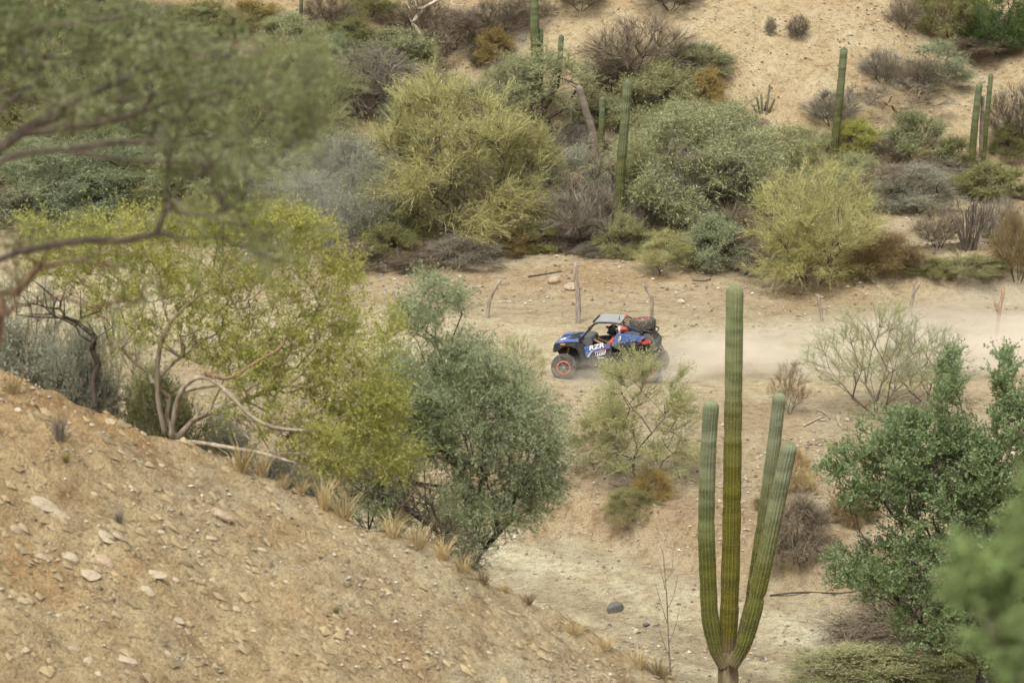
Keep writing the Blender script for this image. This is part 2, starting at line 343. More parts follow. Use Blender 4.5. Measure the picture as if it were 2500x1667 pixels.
def lobed(rng, n, wd, h, base_h, nl=9, shell=0.55, flat=1.0, top=1.0, dep=None):
    """points in a crown made of several lobes, width wd, from base_h to h"""
    dep = dep or wd; pts = []
    cz = (base_h+h)/2
    lc = []
    for i in range(nl):
        a = i*2.399 + rng.uniform(-.5, .5); q = math.sqrt((i+0.5)/nl); r = q*0.34
        lo, hi = 0.18, 0.80 - 0.42*q*q
        z = base_h+(h-base_h)*rng.uniform(lo, hi) if i % 2 else base_h+(h-base_h)*hi
        lc.append((r*wd*math.cos(a), r*dep*math.sin(a), z, wd*rng.uniform(.09, .24), (h-base_h)*rng.uniform(.10, .25)*flat))
    for i in range(max(3, nl//2)):   # skirt close to the ground
        a = i*6.283/max(3, nl//2)+rng.uniform(-.4, .4); r = rng.uniform(.16, .36)
        lc.append((r*wd*math.cos(a), r*dep*math.sin(a), base_h+(h-base_h)*rng.uniform(.12, .24), wd*rng.uniform(.13, .2), (h-base_h)*rng.uniform(.11, .17)))
    lc.append((0.06*wd*rng.normal(), 0.06*wd*rng.normal(), h-(h-base_h)*0.24, wd*0.2, (h-base_h)*0.23))
    while len(pts) < n:
        x, y, z, rr, rz = lc[rng.integers(len(lc))]; v = rvec(rng, 1)[0]; q = (shell+(1-shell)*rng.random())*rng.random()**0.15*(1 if rng.random() > .17 else rng.uniform(1, 1.8))
        p = np.array([x+v[0]*rr*q, y+v[1]*rr*q, z+v[2]*rz*q])
        if p[2] > base_h*0.5+.05: pts.append(p)
    return np.array(pts)
def fanned(rng, n, wd, h, spread=1.0, low=0.25):
    """points of a shrub that fans out from the ground"""
    a = rng.uniform(0, 2*np.pi, n); th = np.arccos(1-rng.random(n)*(1-math.cos(1.25)))*spread; r = (low+(1-low)*rng.random(n)**0.6)
    return np.stack([np.sin(th)*np.cos(a)*r*wd/2*1.05, np.sin(th)*np.sin(a)*r*wd/2*1.05, np.cos(th*0.9)*r*h], -1)
def foliage(rng, P, par, tips, spec):
    """twigs and leaves on the thin branches"""
    thin = np.nonzero((par >= 0) & (tips <= spec.get('maxtips', 3)))[0]
    nt_ = spec['twigs']; src = np.repeat(thin, nt_); n = len(src)
    t = rng.random((n, 1)); o = P[par[src]]*(1-t) + P[src]*t
    ed = nrm(P[src]-P[par[src]]); cen = P[tips <= 3].mean(axis=0); out = nrm(o-cen)
    d = nrm(ed*spec.get('along', .6) + out*spec.get('out', .5) + np.array([0, 0, 1.0])*spec.get('up', .2) + rvec(rng, n)*spec.get('rand', .9))
    L = spec['tl']*rng.uniform(.5, 1.3, n); e1 = o + d*L[:, None]*0.55; d2 = nrm(d + rvec(rng, n)*0.35 + np.array([0, 0, -1.0])*spec.get('droop', 0.15)); e2 = e1 + d2*L[:, None]*0.55
    w_ = np.cross(d, rvec(rng, n)); w_ = nrm(w_); tw = spec['tw']
    V = np.stack([o-w_*tw*0.5, o+w_*tw*0.5, e1+w_*tw*0.4, e2, e1-w_*tw*0.4], 1).reshape(-1, 3)
    b = (np.arange(n)*5)[:, None]
    Q = np.concatenate([b+np.array([[0, 1, 2, 4]]), b+np.array([[4, 2, 3, 3]])[:, :4]], 0)
    Q2 = (b+np.array([[0, 1, 2, 4]])); T = (b+np.array([[4, 2, 3]]))
    faces = [Q2]; tri = [T]; VV = [V]; off = len(V)
    lv = spec.get('leaves', 0)
    if lv:
        k = np.repeat(np.arange(n), lv); m = len(k); t = rng.random((m, 1))
        c = np.where(t < .5, o[k]+(e1-o)[k]*t*2, e1[k]+(e2-e1)[k]*(t*2-1))
        ld = nrm(d[k]*spec.get('lalong', .5) + rvec(rng, m)*1.0 + np.array([0, 0, 1.0])*spec.get('lup', .15)); lw = nrm(np.cross(ld, rvec(rng, m)))
        ll = spec['ll']*rng.uniform(.6, 1.35, m); c = c + ld*ll[:, None]*0.5
        v2, q2 = quads(c, ld, lw, ll, spec['lw']*rng.uniform(.7, 1.3, m)); VV.append(v2); faces.append(q2+off)
    V = np.concatenate(VV); q = np.concatenate(faces); tr = np.concatenate(tri)
    return V, q, tr
def mesh_mixed(name, V, q, tr, mat):
    me = bpy.data.meshes.new(name); V = V.astype(np.float32)
    me.vertices.add(len(V)); me.vertices.foreach_set('co', V.ravel())
    lp = np.concatenate([q.ravel(), tr.ravel()]).astype(np.int32); me.loops.add(len(lp)); me.loops.foreach_set('vertex_index', lp)
    st = np.concatenate([np.arange(len(q))*4, len(q)*4+np.arange(len(tr))*3]).astype(np.int32); me.polygons.add(len(st)); me.polygons.foreach_set('loop_start', st)
    me.update(calc_edges=True); me.materials.append(mat)
    return me
PROTO = {}
def proto(key, seed, pts_fn, base, spec, bf=.35, step=.5, wob=.12, rtip=.008, expo=.48, wood='wood', leaf='mesq', minr=0.0):
    rng = np.random.default_rng(seed); pts = pts_fn(rng); P, par, R, tips = grow(rng, pts, base, bf, step, wob, rtip, expo)
    e = np.nonzero(par >= 0)[0]; r1 = R[e]; r0 = np.minimum(R[par[e]], R[e]*1.35+0.004)
    thick = R[e] > rtip*2.6
    V1, Q1 = tubes(P[par[e]][thick], P[e][thick], r0[thick], r1[thick], 6); V2, Q2 = tubes(P[par[e]][~thick], P[e][~thick], r0[~thick], r1[~thick]*0.8, 3)
    tm = mesh_np('trunk', np.concatenate([V1, V2]), np.concatenate([Q1, Q2+len(V1)]), M[wood], True)
    V, q, tr = foliage(rng, P, par, tips, spec); cm = mesh_mixed('crown', V, q, tr, M[leaf])
    allz = V[:, 2]; ww = np.percentile(V[:, 0], 99)-np.percentile(V[:, 0], 1); hh = np.percentile(allz, 99.5)
    PROTO[key] = (tm, cm, float(ww), float(hh), P)
    return PROTO[key]
O3 = [(0, 0, -0.15)]
def ring_base(n, r, seed=0):
    g = random.Random(seed); return [(r*math.cos(i*6.283/n+g.random()), r*math.sin(i*6.283/n+g.random()), -0.12) for i in range(n)]
FAR_PV = dict(twigs=14, tl=.66, tw=.015, leaves=3, ll=.15, lw=.016, along=.8, out=.6, up=.4, rand=.75, droop=.3)
FAR_MS = dict(twigs=10, tl=.5, tw=.013, leaves=8, ll=.095, lw=.026, along=.5, out=.5, up=.15, rand=1.0, droop=.3)
FAR_BU = dict(twigs=10, tl=.5, tw=.012, leaves=9, ll=.075, lw=.026, along=.7, out=.7, up=.55, rand=.8, droop=.05)
BARE = dict(twigs=16, tl=.66, tw=.011, leaves=0, along=1.0, out=.35, up=.3, rand=.75, droop=.0, maxtips=6)
BRUSH = dict(twigs=16, tl=.6, tw=.013, leaves=1, ll=.06, lw=.02, along=.4, out=.3, up=.2, rand=1.1, droop=.2, maxtips=4)
for k in (0, 1):
    proto('palo%d' % k, 11+k, lambda r: lobed(r, 820, 6.0, 6.0, 0.1, 17, .35), ring_base(3, .15, k), FAR_PV, bf=.4, step=.6, rtip=.007, expo=.46, wood='wood', leaf='palo')
    proto('mesq%d' % k, 21+k, lambda r: lobed(r, 760, 6.6, 5.0, 0.05, 17, .35), ring_base(4, .25, k), FAR_MS, bf=.35, step=.6, rtip=.007, expo=.46, leaf='mesq')
    proto('bush%d' % k, 31+k, lambda r: lobed(r, 360, 3.0, 2.2, 0.0, 12, .3), ring_base(5, .15, k), FAR_BU, bf=.4, step=.4, rtip=.005, expo=.45, leaf='blue')
    proto('bare%d' % k, 41+k, lambda r: fanned(r, 300, 3.4, 2.6), ring_base(9, .14, k), BARE, bf=.6, step=.45, wob=.1, rtip=.006, expo=.46, leaf='brown')
    proto('brush%d' % k, 51+k, lambda r: lobed(r, 330, 3.4, 2.0, 0.0, 11, .3), ring_base(6, .3, k), BRUSH, bf=.4, step=.4, wob=.2, rtip=.006, expo=.46, leaf='greyt')
proto('palofan', 61, lambda r: np.concatenate([fanned(r, 520, 5.0, 5.4, 1.0, .22), lobed(r, 260, 4.9, 3.0, 0.0, 10, .4)]), ring_base(6, .25, 3), dict(FAR_PV, up=.5, twigs=15), bf=.5, step=.6, rtip=.007, expo=.44, leaf='palo')
proto('thin', 71, lambda r: lobed(r, 420, 3.6, 4.2, 0.1, 12, .4), O3, dict(FAR_MS, twigs=8, leaves=6), bf=.35, step=.45, rtip=.006, expo=.46, leaf='grey')
proto('bareTree', 81, lambda r: lobed(r, 190, 4.0, 3.6, 0.5, 10, .5), O3, dict(BARE, tl=.5), bf=.4, step=.4, wob=.2, rtip=.009, leaf='brown')
proto('treehi', 91, lambda r: lobed(r, 330, 4.6, 5.4, 1.6, 11, .4), [(0, 0, -.2)], dict(FAR_MS, twigs=8), bf=.25, step=.5, wob=.2, rtip=.011, expo=.5, leaf='mesq')
proto('sparse', 95, lambda r: fanned(r, 420, 4.2, 3.6, 1.05, .35), [(0, 0, -.1), (.05, 0, -.1)], dict(twigs=10, tl=.42, tw=.0075, leaves=5, ll=.05, lw=.011, along=.9, out=.4, up=.3, rand=.7, maxtips=3), bf=.6, step=.35, wob=.09, rtip=.0045, expo=.5, wood='wood', leaf='mesq')
proto('sapl', 96, lambda r: lobed(r, 330, 3.0, 3.8, 0.4, 13, .35), ring_base(3, .08, 5), dict(twigs=15, tl=.40, tw=.007, leaves=8, ll=.05, lw=.014, along=.8, out=.4, up=.35, rand=.8, droop=.3), bf=.35, step=.35, rtip=.0030, expo=.46, wood='wood', leaf='palo2')
proto('ocot', 97, lambda r: np.concatenate([fanned(r, 34, 2.0, 2.6, .62, .7)]), ring_base(14, .12, 6), dict(twigs=2, tl=.25, tw=.02, leaves=3, ll=.05, lw=.02, along=2, out=.1, up=.6, rand=.2, maxtips=2), bf=1.5, step=.5, wob=.05, rtip=.022, expo=.25, wood='wood', leaf='olive')

WIND = random.Random(5)
def plant(key, name, label, cat, u, v=None, y=None, wpx=None, top=None, h=None, leaf=None, wood=None, group=None, rz=None, ymin=62, lean=0):
    """stand a plant on the ground where pixel (u,v) meets it, or at depth y; sized by its width and top in the photograph"""
    tm, cm, pw, ph, _ = PROTO[key]
    p = ground_at(u, v, ymin) if y is None else at_depth(u, y)
    wm = wpx/F*zc_of(p); hm = h if h else max(0.3, z_at(top, p.y)-p.z)
    t = empty(name, p, WIND.uniform(0, 6.28) if rz is None else rz); t.scale = (wm/pw, wm/pw, hm/ph); t.rotation_euler[1] = lean
    tag(t, label, cat, group)
    for nm_, me, mt in (('trunk', tm, wood), ('crown', cm, leaf)):
        o = obj_me(nm_, me, t)
        if mt: o.material_slots[0].link = 'OBJECT'; o.material_slots[0].material = M[mt]
    return t
R1 = 'trees and shrubs lining the far side of the track'
R2 = 'shrubs scattered over the sandy hillside'
R3 = 'shrubs and trees of the slope behind the near branches'
def row(*rows):
    for r in rows:
        key, name, label, u, v, y, wpx, top, leaf, wood, grp = r
        cat = 'tree' if 'tree' in name or 'sapling' in name else 'shrub'
        plant(key, name, label, cat, u, v, y, wpx, top, leaf=leaf, wood=wood, group=grp)
row(
 # front row behind the track
 ('palo0', 'palo_verde_tree', 'large wispy yellow-green tree with dark trunk, tallest of the row behind the buggy', 1095, None, 87.5, 470, 175, 'palo', 'woodd', R1),
 ('mesq1', 'mesquite_tree', 'pale grey-green tree veiled by dust beside the wispy yellow-green tree', 850, None, 87, 300, 335, 'grey', 'wood', R1),
 ('bush0', 'green_shrub', 'olive green upright shrub under the dusty grey tree', 955, 640, None, 130, 545, 'olive', None, R1),
 ('bush1', 'rust_shrub', 'rust brown rounded shrub right of the dark trunk', 1240, 622, None, 115, 540, 'rust', None, R1),
 ('brush0', 'twig_brush', 'low grey tangle of dead twigs at the dark trunk\'s foot', 1130, 645, None, 190, 575, 'greyt', 'woodd', R1),
 ('thin', 'thin_shrub', 'thin grey-green shrub between rust shrub and arching bare tree', 1330, None, 89, 210, 390, 'grey', 'wood', R1),
 ('bare0', 'bare_tree', 'grey bare tree of arching stems above the brush heap', 1435, 605, None, 240, 440, 'greyt', 'woodd', R1),
 ('mesq0', 'mesquite_tree', 'broad grey-green tree, widest of the row right of the tall cactus', 1730, None, 89, 480, 255, 'mesq', 'woodd', R1),
 ('mesq1', 'mesquite_tree', 'dull green tree filling in behind the tall slim cactus', 1590, None, 91, 270, 290, 'mesq', 'woodd', R1),
 ('brush1', 'twig_brush', 'dark dead brush in the shade under the broad grey-green tree', 1800, 632, None, 230, 505, 'brown', 'woodd', R1),
 ('brush0', 'twig_brush', 'dark dead brush just right of the tall slim cactus foot', 1560, 600, None, 190, 500, 'brown', 'woodd', R1),
 ('sapl', 'sapling', 'small yellow sapling on two dark stems at the track edge', 1615, 668, None, 140, 560, 'palo', 'woodd', R1),
 ('bush0', 'green_shrub', 'soft blue-green shrub between yellow sapling and big yellow palo verde', 1742, 655, None, 150, 525, 'blue', None, R1),
 ('palofan', 'palo_verde_tree', 'dense bright yellow-green tree fanning from the ground at the track edge', 1985, 690, None, 310, 400, 'palo', 'woodd', R1),
 ('brush1', 'rust_shrub', 'rust brown brush right of the dense yellow-green tree', 2170, 650, None, 170, 565, 'rust', 'woodd', R1),
 ('bush1', 'green_shrub', 'small dark leafy shrub poking over the berm crest', 2285, 678, None, 85, 628, 'olive', None, R1),
 ('bush0', 'green_shrub', 'smaller leafy shrub left of the one poking over the berm', 2205, 668, None, 60, 640, 'olive', None, R1),
 ('bareTree', 'bare_tree', 'bare forked tree behind the rust brush', 2140, None, 95, 150, 395, 'brown', 'wood', R1),
 ('thin', 'grey_tree', 'grey-green tree with dark trunk right of the bare forked tree', 2240, None, 95, 190, 400, 'grey', 'woodd', R1),
 ('bare1', 'bare_shrub', 'grey bare shrub under the grey-green tree', 2290, 605, None, 130, 510, 'brown', 'woodd', R1),
 ('ocot', 'stem_clump_shrub', 'fan of dark upright rods at the pale side track', 2365, 608, None, 95, 480, 'greyt', 'wood', R1),
 ('ocot', 'stem_clump_shrub', 'narrow green clump of upright rods just right of the dark fan', 2405, 582, None, 50, 490, 'olive', 'woodd', R1),
 ('bare0', 'bare_shrub', 'reddish bare shrub cut by the right edge above the berm', 2485, 690, None, 130, 500, 'rust', 'woodd', R1),
 ('brush1', 'twig_brush', 'grey-brown brush between bare forked tree and hill', 2100, None, 99, 150, 470, 'greyt', 'woodd', R1),
 ('mesq0', 'mesquite_tree', 'pale olive tree between the wispy tree and the thin shrub', 1220, None, 90, 230, 310, 'palo2', 'wood', R1),
 ('mesq0', 'mesquite_tree', 'olive tree closing the gap right of the broad grey-green tree', 1910, None, 91, 220, 320, 'palo2', 'wood', R1),
 ('brush0', 'twig_brush', 'dead twigs along the bank between trunk and rust shrub', 1030, 640, None, 120, 590, 'brown', 'woodd', R1),
 # hillside
 ('treehi', 'mesquite_tree', 'dark leaning tree with two trunks and open crown below the tall arm cactus', 1345, 352, None, 240, 105, 'mesq', 'woodd', R2),
 ('bush1', 'olive_shrub', 'soft yellow-green shrub below the big bare brown bush', 1600, 310, None, 220, 150, 'palo2', None, R2),
 ('bush0', 'green_shrub', 'grey-green shrub with dry side right of the big bare bush', 1700, 188, None, 160, 105, 'mesq', None, R2),
 ('bush1', 'ochre_shrub', 'ochre shrub at the edge of the open sand', 1722, 262, None, 105, 165, 'oran', None, R2),
 ('bare1', 'bare_shrub', 'big bare brown bush at the left edge of the open sand', 1560, 205, None, 280, 35, 'brown', 'woodd', R2),
 ('bare0', 'bare_shrub', 'bare brown bush left below the big bare bush', 1495, 225, None, 150, 130, 'brown', 'woodd', R2),
 ('bush0', 'yellow_shrub', 'bright yellow-green shrub touching the small armed cactus', 2085, 372, None, 125, 292, 'yell', None, R2),
 ('bush1', 'green_shrub', 'grey-green shrub with dark stems left of the right cactus pair', 2235, 388, None, 170, 268, 'mesq', 'woodd', R2),
 ('bare0', 'bare_shrub', 'round bare grey bush alone on the sand', 2155, 205, None, 105, 115, 'greyt', 'woodd', R2),
 ('bareTree', 'bare_tree', 'low bare tree with red-brown limbs under the round bare bush', 2195, 275, None, 210, 190, 'greyt', 'woodr', R2),
 ('thin', 'green_tree', 'small fresh green tree leaning over the sand top right', 2290, 200, None, 160, 95, 'blue', 'woodd', R2),
 ('bare1', 'dark_shrub', 'dark bare shrub at the right edge beside the cactus pair', 2480, 370, None, 150, 200, 'brown', 'woodd', R2),
 ('bush0', 'olive_shrub', 'olive shrub at the foot of the dark right edge shrub', 2462, 385, None, 90, 300, 'olive', None, R2),
 ('bare1', 'bare_shrub', 'small bare bush alone in the middle of the open sand', 1948, 98, None, 56, 34, 'brown', 'woodd', R2),
 ('bare0', 'bare_shrub', 'tiny wispy bush left of the lone bare bush', 1880, 90, None, 28, 40, 'greyt', 'woodd', R2),
 ('bare0', 'bare_shrub', 'bare bush on the sand crest under the dark corner trees', 2207, 72, None, 90, -10, 'brown', 'woodd', R2),
 ('bare1', 'bare_shrub', 'bare bush behind the small armed cactus', 2030, 305, None, 140, 215, 'greyt', 'woodd', R2),
 ('bareTree', 'bare_tree', 'tiny bare snag on the sand right of the small armed cactus', 2083, 245, None, 40, 200, 'brown', 'woodd', R2),
 ('brush1', 'twig_brush', 'low dead brush under the yellow-green hillside shrub', 2130, 385, None, 150, 340, 'brown', 'woodd', R2),
 ('brush0', 'twig_brush', 'dry brush below the grey-green shrub near the cactus pair', 2300, 440, None, 220, 380, 'greyt', 'woodd', R2),
 ('thin', 'olive_tree', 'olive tree behind the right cactus pair foot', 2340, 440, None, 150, 330, 'olive', 'woodd', R2),
 ('mesq1', 'dark_tree', 'dark green tree in the top right corner', 2440, 128, None, 190, -70, 'dark', 'woodd', R2),
 ('mesq0', 'dark_tree', 'dark tree left of the corner tree beyond the sand crest', 2310, 90, None, 160, -60, 'olive', 'woodd', R2),
 ('bush1', 'green_shrub', 'fresh green shrub high between the two dark corner trees', 2370, 45, None, 110, -20, 'yell', None, R2),
 ('brush0', 'twig_brush', 'dark brush under the corner trees', 2400, 128, None, 200, 80, 'brown', 'woodd', R2),
 ('bare0', 'bare_shrub', 'bare shrub cut by the top edge over the sand', 1640, 25, None, 160, -60, 'brown', 'woodd', R2),
 # gully left of the sand
 ('brush1', 'dark_shrub', 'dark twiggy bush below the white barked tree', 900, 262, None, 240, 110, 'greyt', 'woodd', R2),
 ('bush0', 'green_shrub', 'grey-green bush topping the dark twiggy bush', 965, 180, None, 190, 70, 'mesq', 'woodd', R2),
 ('brush0', 'dark_shrub', 'dark bush right of the white tree trunk', 1130, 118, None, 160, 20, 'brown', 'woodd', R2),
 ('bare0', 'bare_shrub', 'dense brown bare bush beside the tall cactus near the top', 1220, 95, None, 170, -10, 'brown', 'woodd', R2),
 ('bare1', 'bare_shrub', 'brown bare bush at the top left of the sand', 1420, 25, None, 140, -50, 'brown', 'woodd', R2),
 ('bush1', 'blue_green_shrub', 'small round blue-green shrub above the wispy tree', 948, 322, None, 80, 252, 'blue', None, R2),
 ('bush0', 'blue_green_shrub', 'blue-green bush at the edge of the near branches', 815, 165, None, 115, 82, 'blue', None, R2),
 ('bush1', 'ochre_shrub', 'ochre bush at the white tree trunk foot', 1048, 172, None, 75, 130, 'oran', None, R2),
 ('bush0', 'ochre_shrub', 'yellow ochre bush on the gravel left of the tall cactus', 1208, 150, None, 85, 68, 'oran', None, R2),
 ('bare0', 'bare_shrub', 'small bare bush on the gravel spur', 1165, 165, None, 45, 125, 'brown', 'woodd', R2),
 ('bush1', 'olive_shrub', 'olive bush cut by the top edge left of the white tree', 900, 40, None, 130, -40, 'olive', None, R2),
 ('bare1', 'bare_shrub', 'bare bush cut by the top edge above the blue-green bush', 800, 70, None, 130, -20, 'brown', 'woodd', R2),
 ('brush1', 'twig_brush', 'dead twigs around the leaning tree foot', 1400, 368, None, 160, 300, 'greyt', 'woodd', R2),
 ('bare1', 'bare_shrub', 'bare shrub behind the dead grey cactus', 1440, 300, None, 120, 230, 'brown', 'woodd', R2),
 ('mesq0', 'mesquite_tree', 'grey-green tree above the wispy yellow-green crown', 1240, 300, None, 150, 130, 'mesq', 'wood', R2),
 # behind the near branches on the left
 ('mesq0', 'mesquite_tree', 'blue-green tree at the left edge behind near branches', 60, None, 92, 412, 330, 'blue', 'woodd', R3),
 ('mesq1', 'mesquite_tree', 'blue-green tree with dark forked stems left behind near branches', 250, None, 94, 350, 340, 'blue', 'woodd', R3),
 ('palo1', 'palo_verde_tree', 'yellow-green tree behind the end of the near branches', 690, None, 98, 375, 70, 'palo2', 'wood', R3),
 ('mesq0', 'mesquite_tree', 'grey-green tree over the white pipe frame', 560, None, 93, 375, 330, 'mesq', 'wood', R3),
 ('mesq1', 'mesquite_tree', 'green tree filling the hillside behind near branches', 430, None, 103, 325, 150, 'mesq', 'wood', R3),
 ('palo1', 'palo_verde_tree', 'olive tree high behind near branches at left', 150, None, 104, 375, 90, 'palo2', 'wood', R3),
 ('bush0', 'green_shrub', 'dark shrub low at the left edge of the far slope', 330, None, 96, 212, 430, 'mesq', None, R3),
 ('bare0', 'bare_shrub', 'brown bare bush near the top behind near branches', 395, 62, None, 112, 0, 'brown', 'woodd', R3),
 ('bush1', 'ochre_shrub', 'ochre bush near the top right of the near branches', 620, 70, None, 162, 0, 'oran', None, R3),
 ('bush0', 'green_shrub', 'green bush near the top behind near branches', 330, 90, None, 200, 0, 'mesq', None, R3),
 ('brush0', 'twig_brush', 'twiggy brush mid slope behind the near branches', 540, 190, None, 187, 130, 'brown', 'woodd', R3),
 ('mesq0', 'dark_tree', 'dark green tree in the top left corner of the slope', 60, None, 108, 325, -40, 'dark', 'woodd', R3),
 ('bush1', 'olive_shrub', 'olive shrub on red soil at the end of near branches', 790, 320, None, 137, 250, 'olive', None, R3),
 ('bush1', 'green_shrub', 'grey-green shrub beside the dust at the track bend', 700, None, 91, 187, 420, 'grey', None, R3),
 ('mesq1', 'mesquite_tree', 'grey-green tree behind the dusty one', 780, None, 97, 325, 310, 'mesq', 'wood', R3),
)

row(
 ('mesq1', 'mesquite_tree', 'olive tree deep between the dusty tree and wispy tree', 985, None, 88.5, 250, 310, 'palo2', 'wood', R1),
 ('palo1', 'palo_verde_tree', 'pale wispy tree at the right shoulder of the wispy yellow-green tree', 1265, None, 89, 260, 280, 'palo', 'wood', R1),
 ('brush1', 'twig_brush', 'grey brush behind the rust shrub and dark trunk', 1180, None, 93, 260, 510, 'greyt', 'woodd', R1),
 ('mesq0', 'mesquite_tree', 'grey tree behind the arching bare tree', 1420, None, 90, 270, 360, 'grey', 'wood', R1),
 ('palo0', 'palo_verde_tree', 'yellow-olive tree behind the broad grey-green tree top', 1660, None, 100, 260, 250, 'palo2', 'wood', R1),
 ('mesq1', 'mesquite_tree', 'grey-green tree at the right end of the broad grey-green tree', 1840, None, 89.5, 260, 320, 'mesq', 'wood', R1),
 ('brush0', 'twig_brush', 'grey twigs left of the dense yellow-green tree foot', 1840, 660, None, 130, 585, 'greyt', 'woodd', R1),
 ('bush0', 'olive_shrub', 'olive shrub low between yellow sapling and soft blue-green shrub', 1680, 640, None, 110, 570, 'palo2', None, R1),
 ('bush1', 'olive_shrub', 'yellowish low shrub at the tall slim cactus foot', 1520, 625, None, 120, 520, 'palo2', None, R1),
 ('brush0', 'twig_brush', 'pale dead brush heap below the arching bare tree', 1455, 622, None, 120, 590, 'greyt', 'wood', R1),
 ('thin', 'thin_shrub', 'thin olive shrub between wispy tree and rust shrub', 1180, None, 91, 130, 470, 'palo2', 'wood', R1),
 ('mesq0', 'mesquite_tree', 'dull green tree low on the hill behind the dense yellow-green tree', 2060, None, 100, 170, 400, 'olive', 'wood', R1),
 ('brush0', 'twig_brush', 'rusty brush behind the berm crest left part', 2110, 668, None, 120, 610, 'rust', 'woodd', R1),
 ('bare1', 'bare_shrub', 'grey bare shrub right of the dark rod fan', 2440, 600, None, 120, 480, 'greyt', 'woodd', R1),
 ('mesq1', 'olive_shrub', 'grass green low growth behind the berm right part', 2370, 668, None, 170, 625, 'palo2', None, R1),
 ('bush1', 'olive_shrub', 'grey-olive hill shrub between leaning tree and bare brown bush', 1480, 300, None, 140, 235, 'mesq', None, R2),
 ('bush0', 'olive_shrub', 'yellow-green hill shrub right of soft yellow-green shrub', 1660, 335, None, 150, 230, 'palo2', None, R2),
 ('bush1', 'blue_green_shrub', 'green hill shrub behind the ochre shrub', 1770, 310, None, 130, 245, 'mesq', None, R2),
 ('bare1', 'bare_shrub', 'bare brown brush between dark gully bush and tall cactus', 1290, 60, None, 130, -20, 'brown', 'woodd', R2),
 ('brush0', 'dark_shrub', 'dark twiggy bush left of the round blue-green shrub', 850, 240, None, 170, 140, 'greyt', 'woodd', R2),
 ('bare0', 'bare_shrub', 'bare bush behind the white barked tree', 1020, 95, None, 170, -20, 'brown', 'woodd', R2),
 ('mesq1', 'mesquite_tree', 'green tree behind near branches above the pipe frame', 600, None, 106, 325, 170, 'mesq', 'wood', R3),
 ('mesq0', 'mesquite_tree', 'blue-green tree mid left behind near branches', 330, None, 100, 325, 250, 'blue', 'wood', R3),
 ('palo0', 'palo_verde_tree', 'yellow-olive tree mid left behind near branches', 190, None, 99, 325, 230, 'palo2', 'wood', R3),
 ('mesq1', 'mesquite_tree', 'olive tree at the left edge high behind near branches', 20, None, 101, 325, 180, 'olive', 'wood', R3),
 ('bush0', 'green_shrub', 'grey-green bush over the white pipe frame right end', 760, None, 101, 212, 300, 'palo2', None, R3),
 ('bush1', 'olive_shrub', 'olive bush behind near branches near the ochre bush', 500, 80, None, 212, 0, 'olive', None, R3),
 ('bush0', 'green_shrub', 'grey-green bush high left behind near branches', 210, 60, None, 212, -30, 'mesq', None, R3),
 ('brush1', 'twig_brush', 'grey brush on the bank behind the yellow tree', 450, None, 90, 325, 520, 'greyt', 'woodd', R3),
 ('bush1', 'green_shrub', 'pale shrub on the bank behind the yellow tree top', 620, None, 91, 237, 480, 'grey', None, R3),
)
row(
 ('brush0', 'twig_brush', 'dense dead brush along the slope foot at far left', 120, None, 95, 300, 450, 'greyt', 'woodd', R3),
 ('mesq0', 'mesquite_tree', 'olive tree hiding the slope foot behind the yellow tree', 420, None, 95, 300, 380, 'palo2', 'wood', R3),
 ('bush1', 'olive_shrub', 'low olive scrub along the far bank left of the pipe frame', 540, None, 89, 240, 540, 'palo2', None, R3),
 ('bush0', 'olive_shrub', 'low grey scrub along the far bank at far left', 250, None, 90, 300, 560, 'grey', None, R3),
 ('palo1', 'palo_verde_tree', 'pale wispy tree high between near branches and gully bush', 760, None, 107, 260, 130, 'palo2', 'wood', R3),
 ('bush0', 'green_shrub', 'round green hill bush above the pale wispy tree', 700, 110, None, 150, 30, 'mesq', None, R3),
 ('brush1', 'twig_brush', 'brown twig thicket high behind near branches', 450, 130, None, 220, 60, 'brown', 'woodd', R3),
 ('mesq1', 'mesquite_tree', 'green tree mid height behind near branches, left', 280, None, 106, 280, 130, 'mesq', 'wood', R3),
 ('bush1', 'olive_shrub', 'olive hill bush left of the white barked tree', 860, 110, None, 150, 40, 'olive', None, R2),
 ('brush0', 'twig_brush', 'grey thicket below the white barked tree trunk', 1000, 235, None, 190, 150, 'greyt', 'woodd', R2),
 ('bush0', 'olive_shrub', 'olive bush between gully thicket and wispy tree top', 1080, 250, None, 150, 180, 'mesq', None, R2),
 ('brush1', 'twig_brush', 'grey-brown thicket right of the wispy tree top', 1180, 270, None, 130, 200, 'greyt', 'woodd', R2),
 ('bush1', 'olive_shrub', 'pale olive bush under the leaning dark tree', 1300, 390, None, 200, 320, 'palo2', None, R2),
 ('bush0', 'olive_shrub', 'pale olive bush right of the tall slim cactus middle', 1580, 400, None, 170, 310, 'mesq', None, R2),
 ('brush0', 'twig_brush', 'brown thicket above the broad grey-green tree', 1780, 340, None, 200, 275, 'brown', 'woodd', R2),
 ('bush1', 'olive_shrub', 'olive bush left of the small armed cactus foot', 1960, 400, None, 190, 310, 'palo2', None, R2),
 ('brush1', 'twig_brush', 'brown thicket along the hill foot at right', 2230, 470, None, 260, 400, 'brown', 'woodd', R2),
 ('bush0', 'olive_shrub', 'olive bush along the hill foot under the cactus pair', 2420, 480, None, 190, 400, 'olive', None, R2),
 ('bare0', 'bare_shrub', 'bare bush between round bare bush and fresh green tree', 2240, 230, None, 120, 140, 'brown', 'woodd', R2),
)
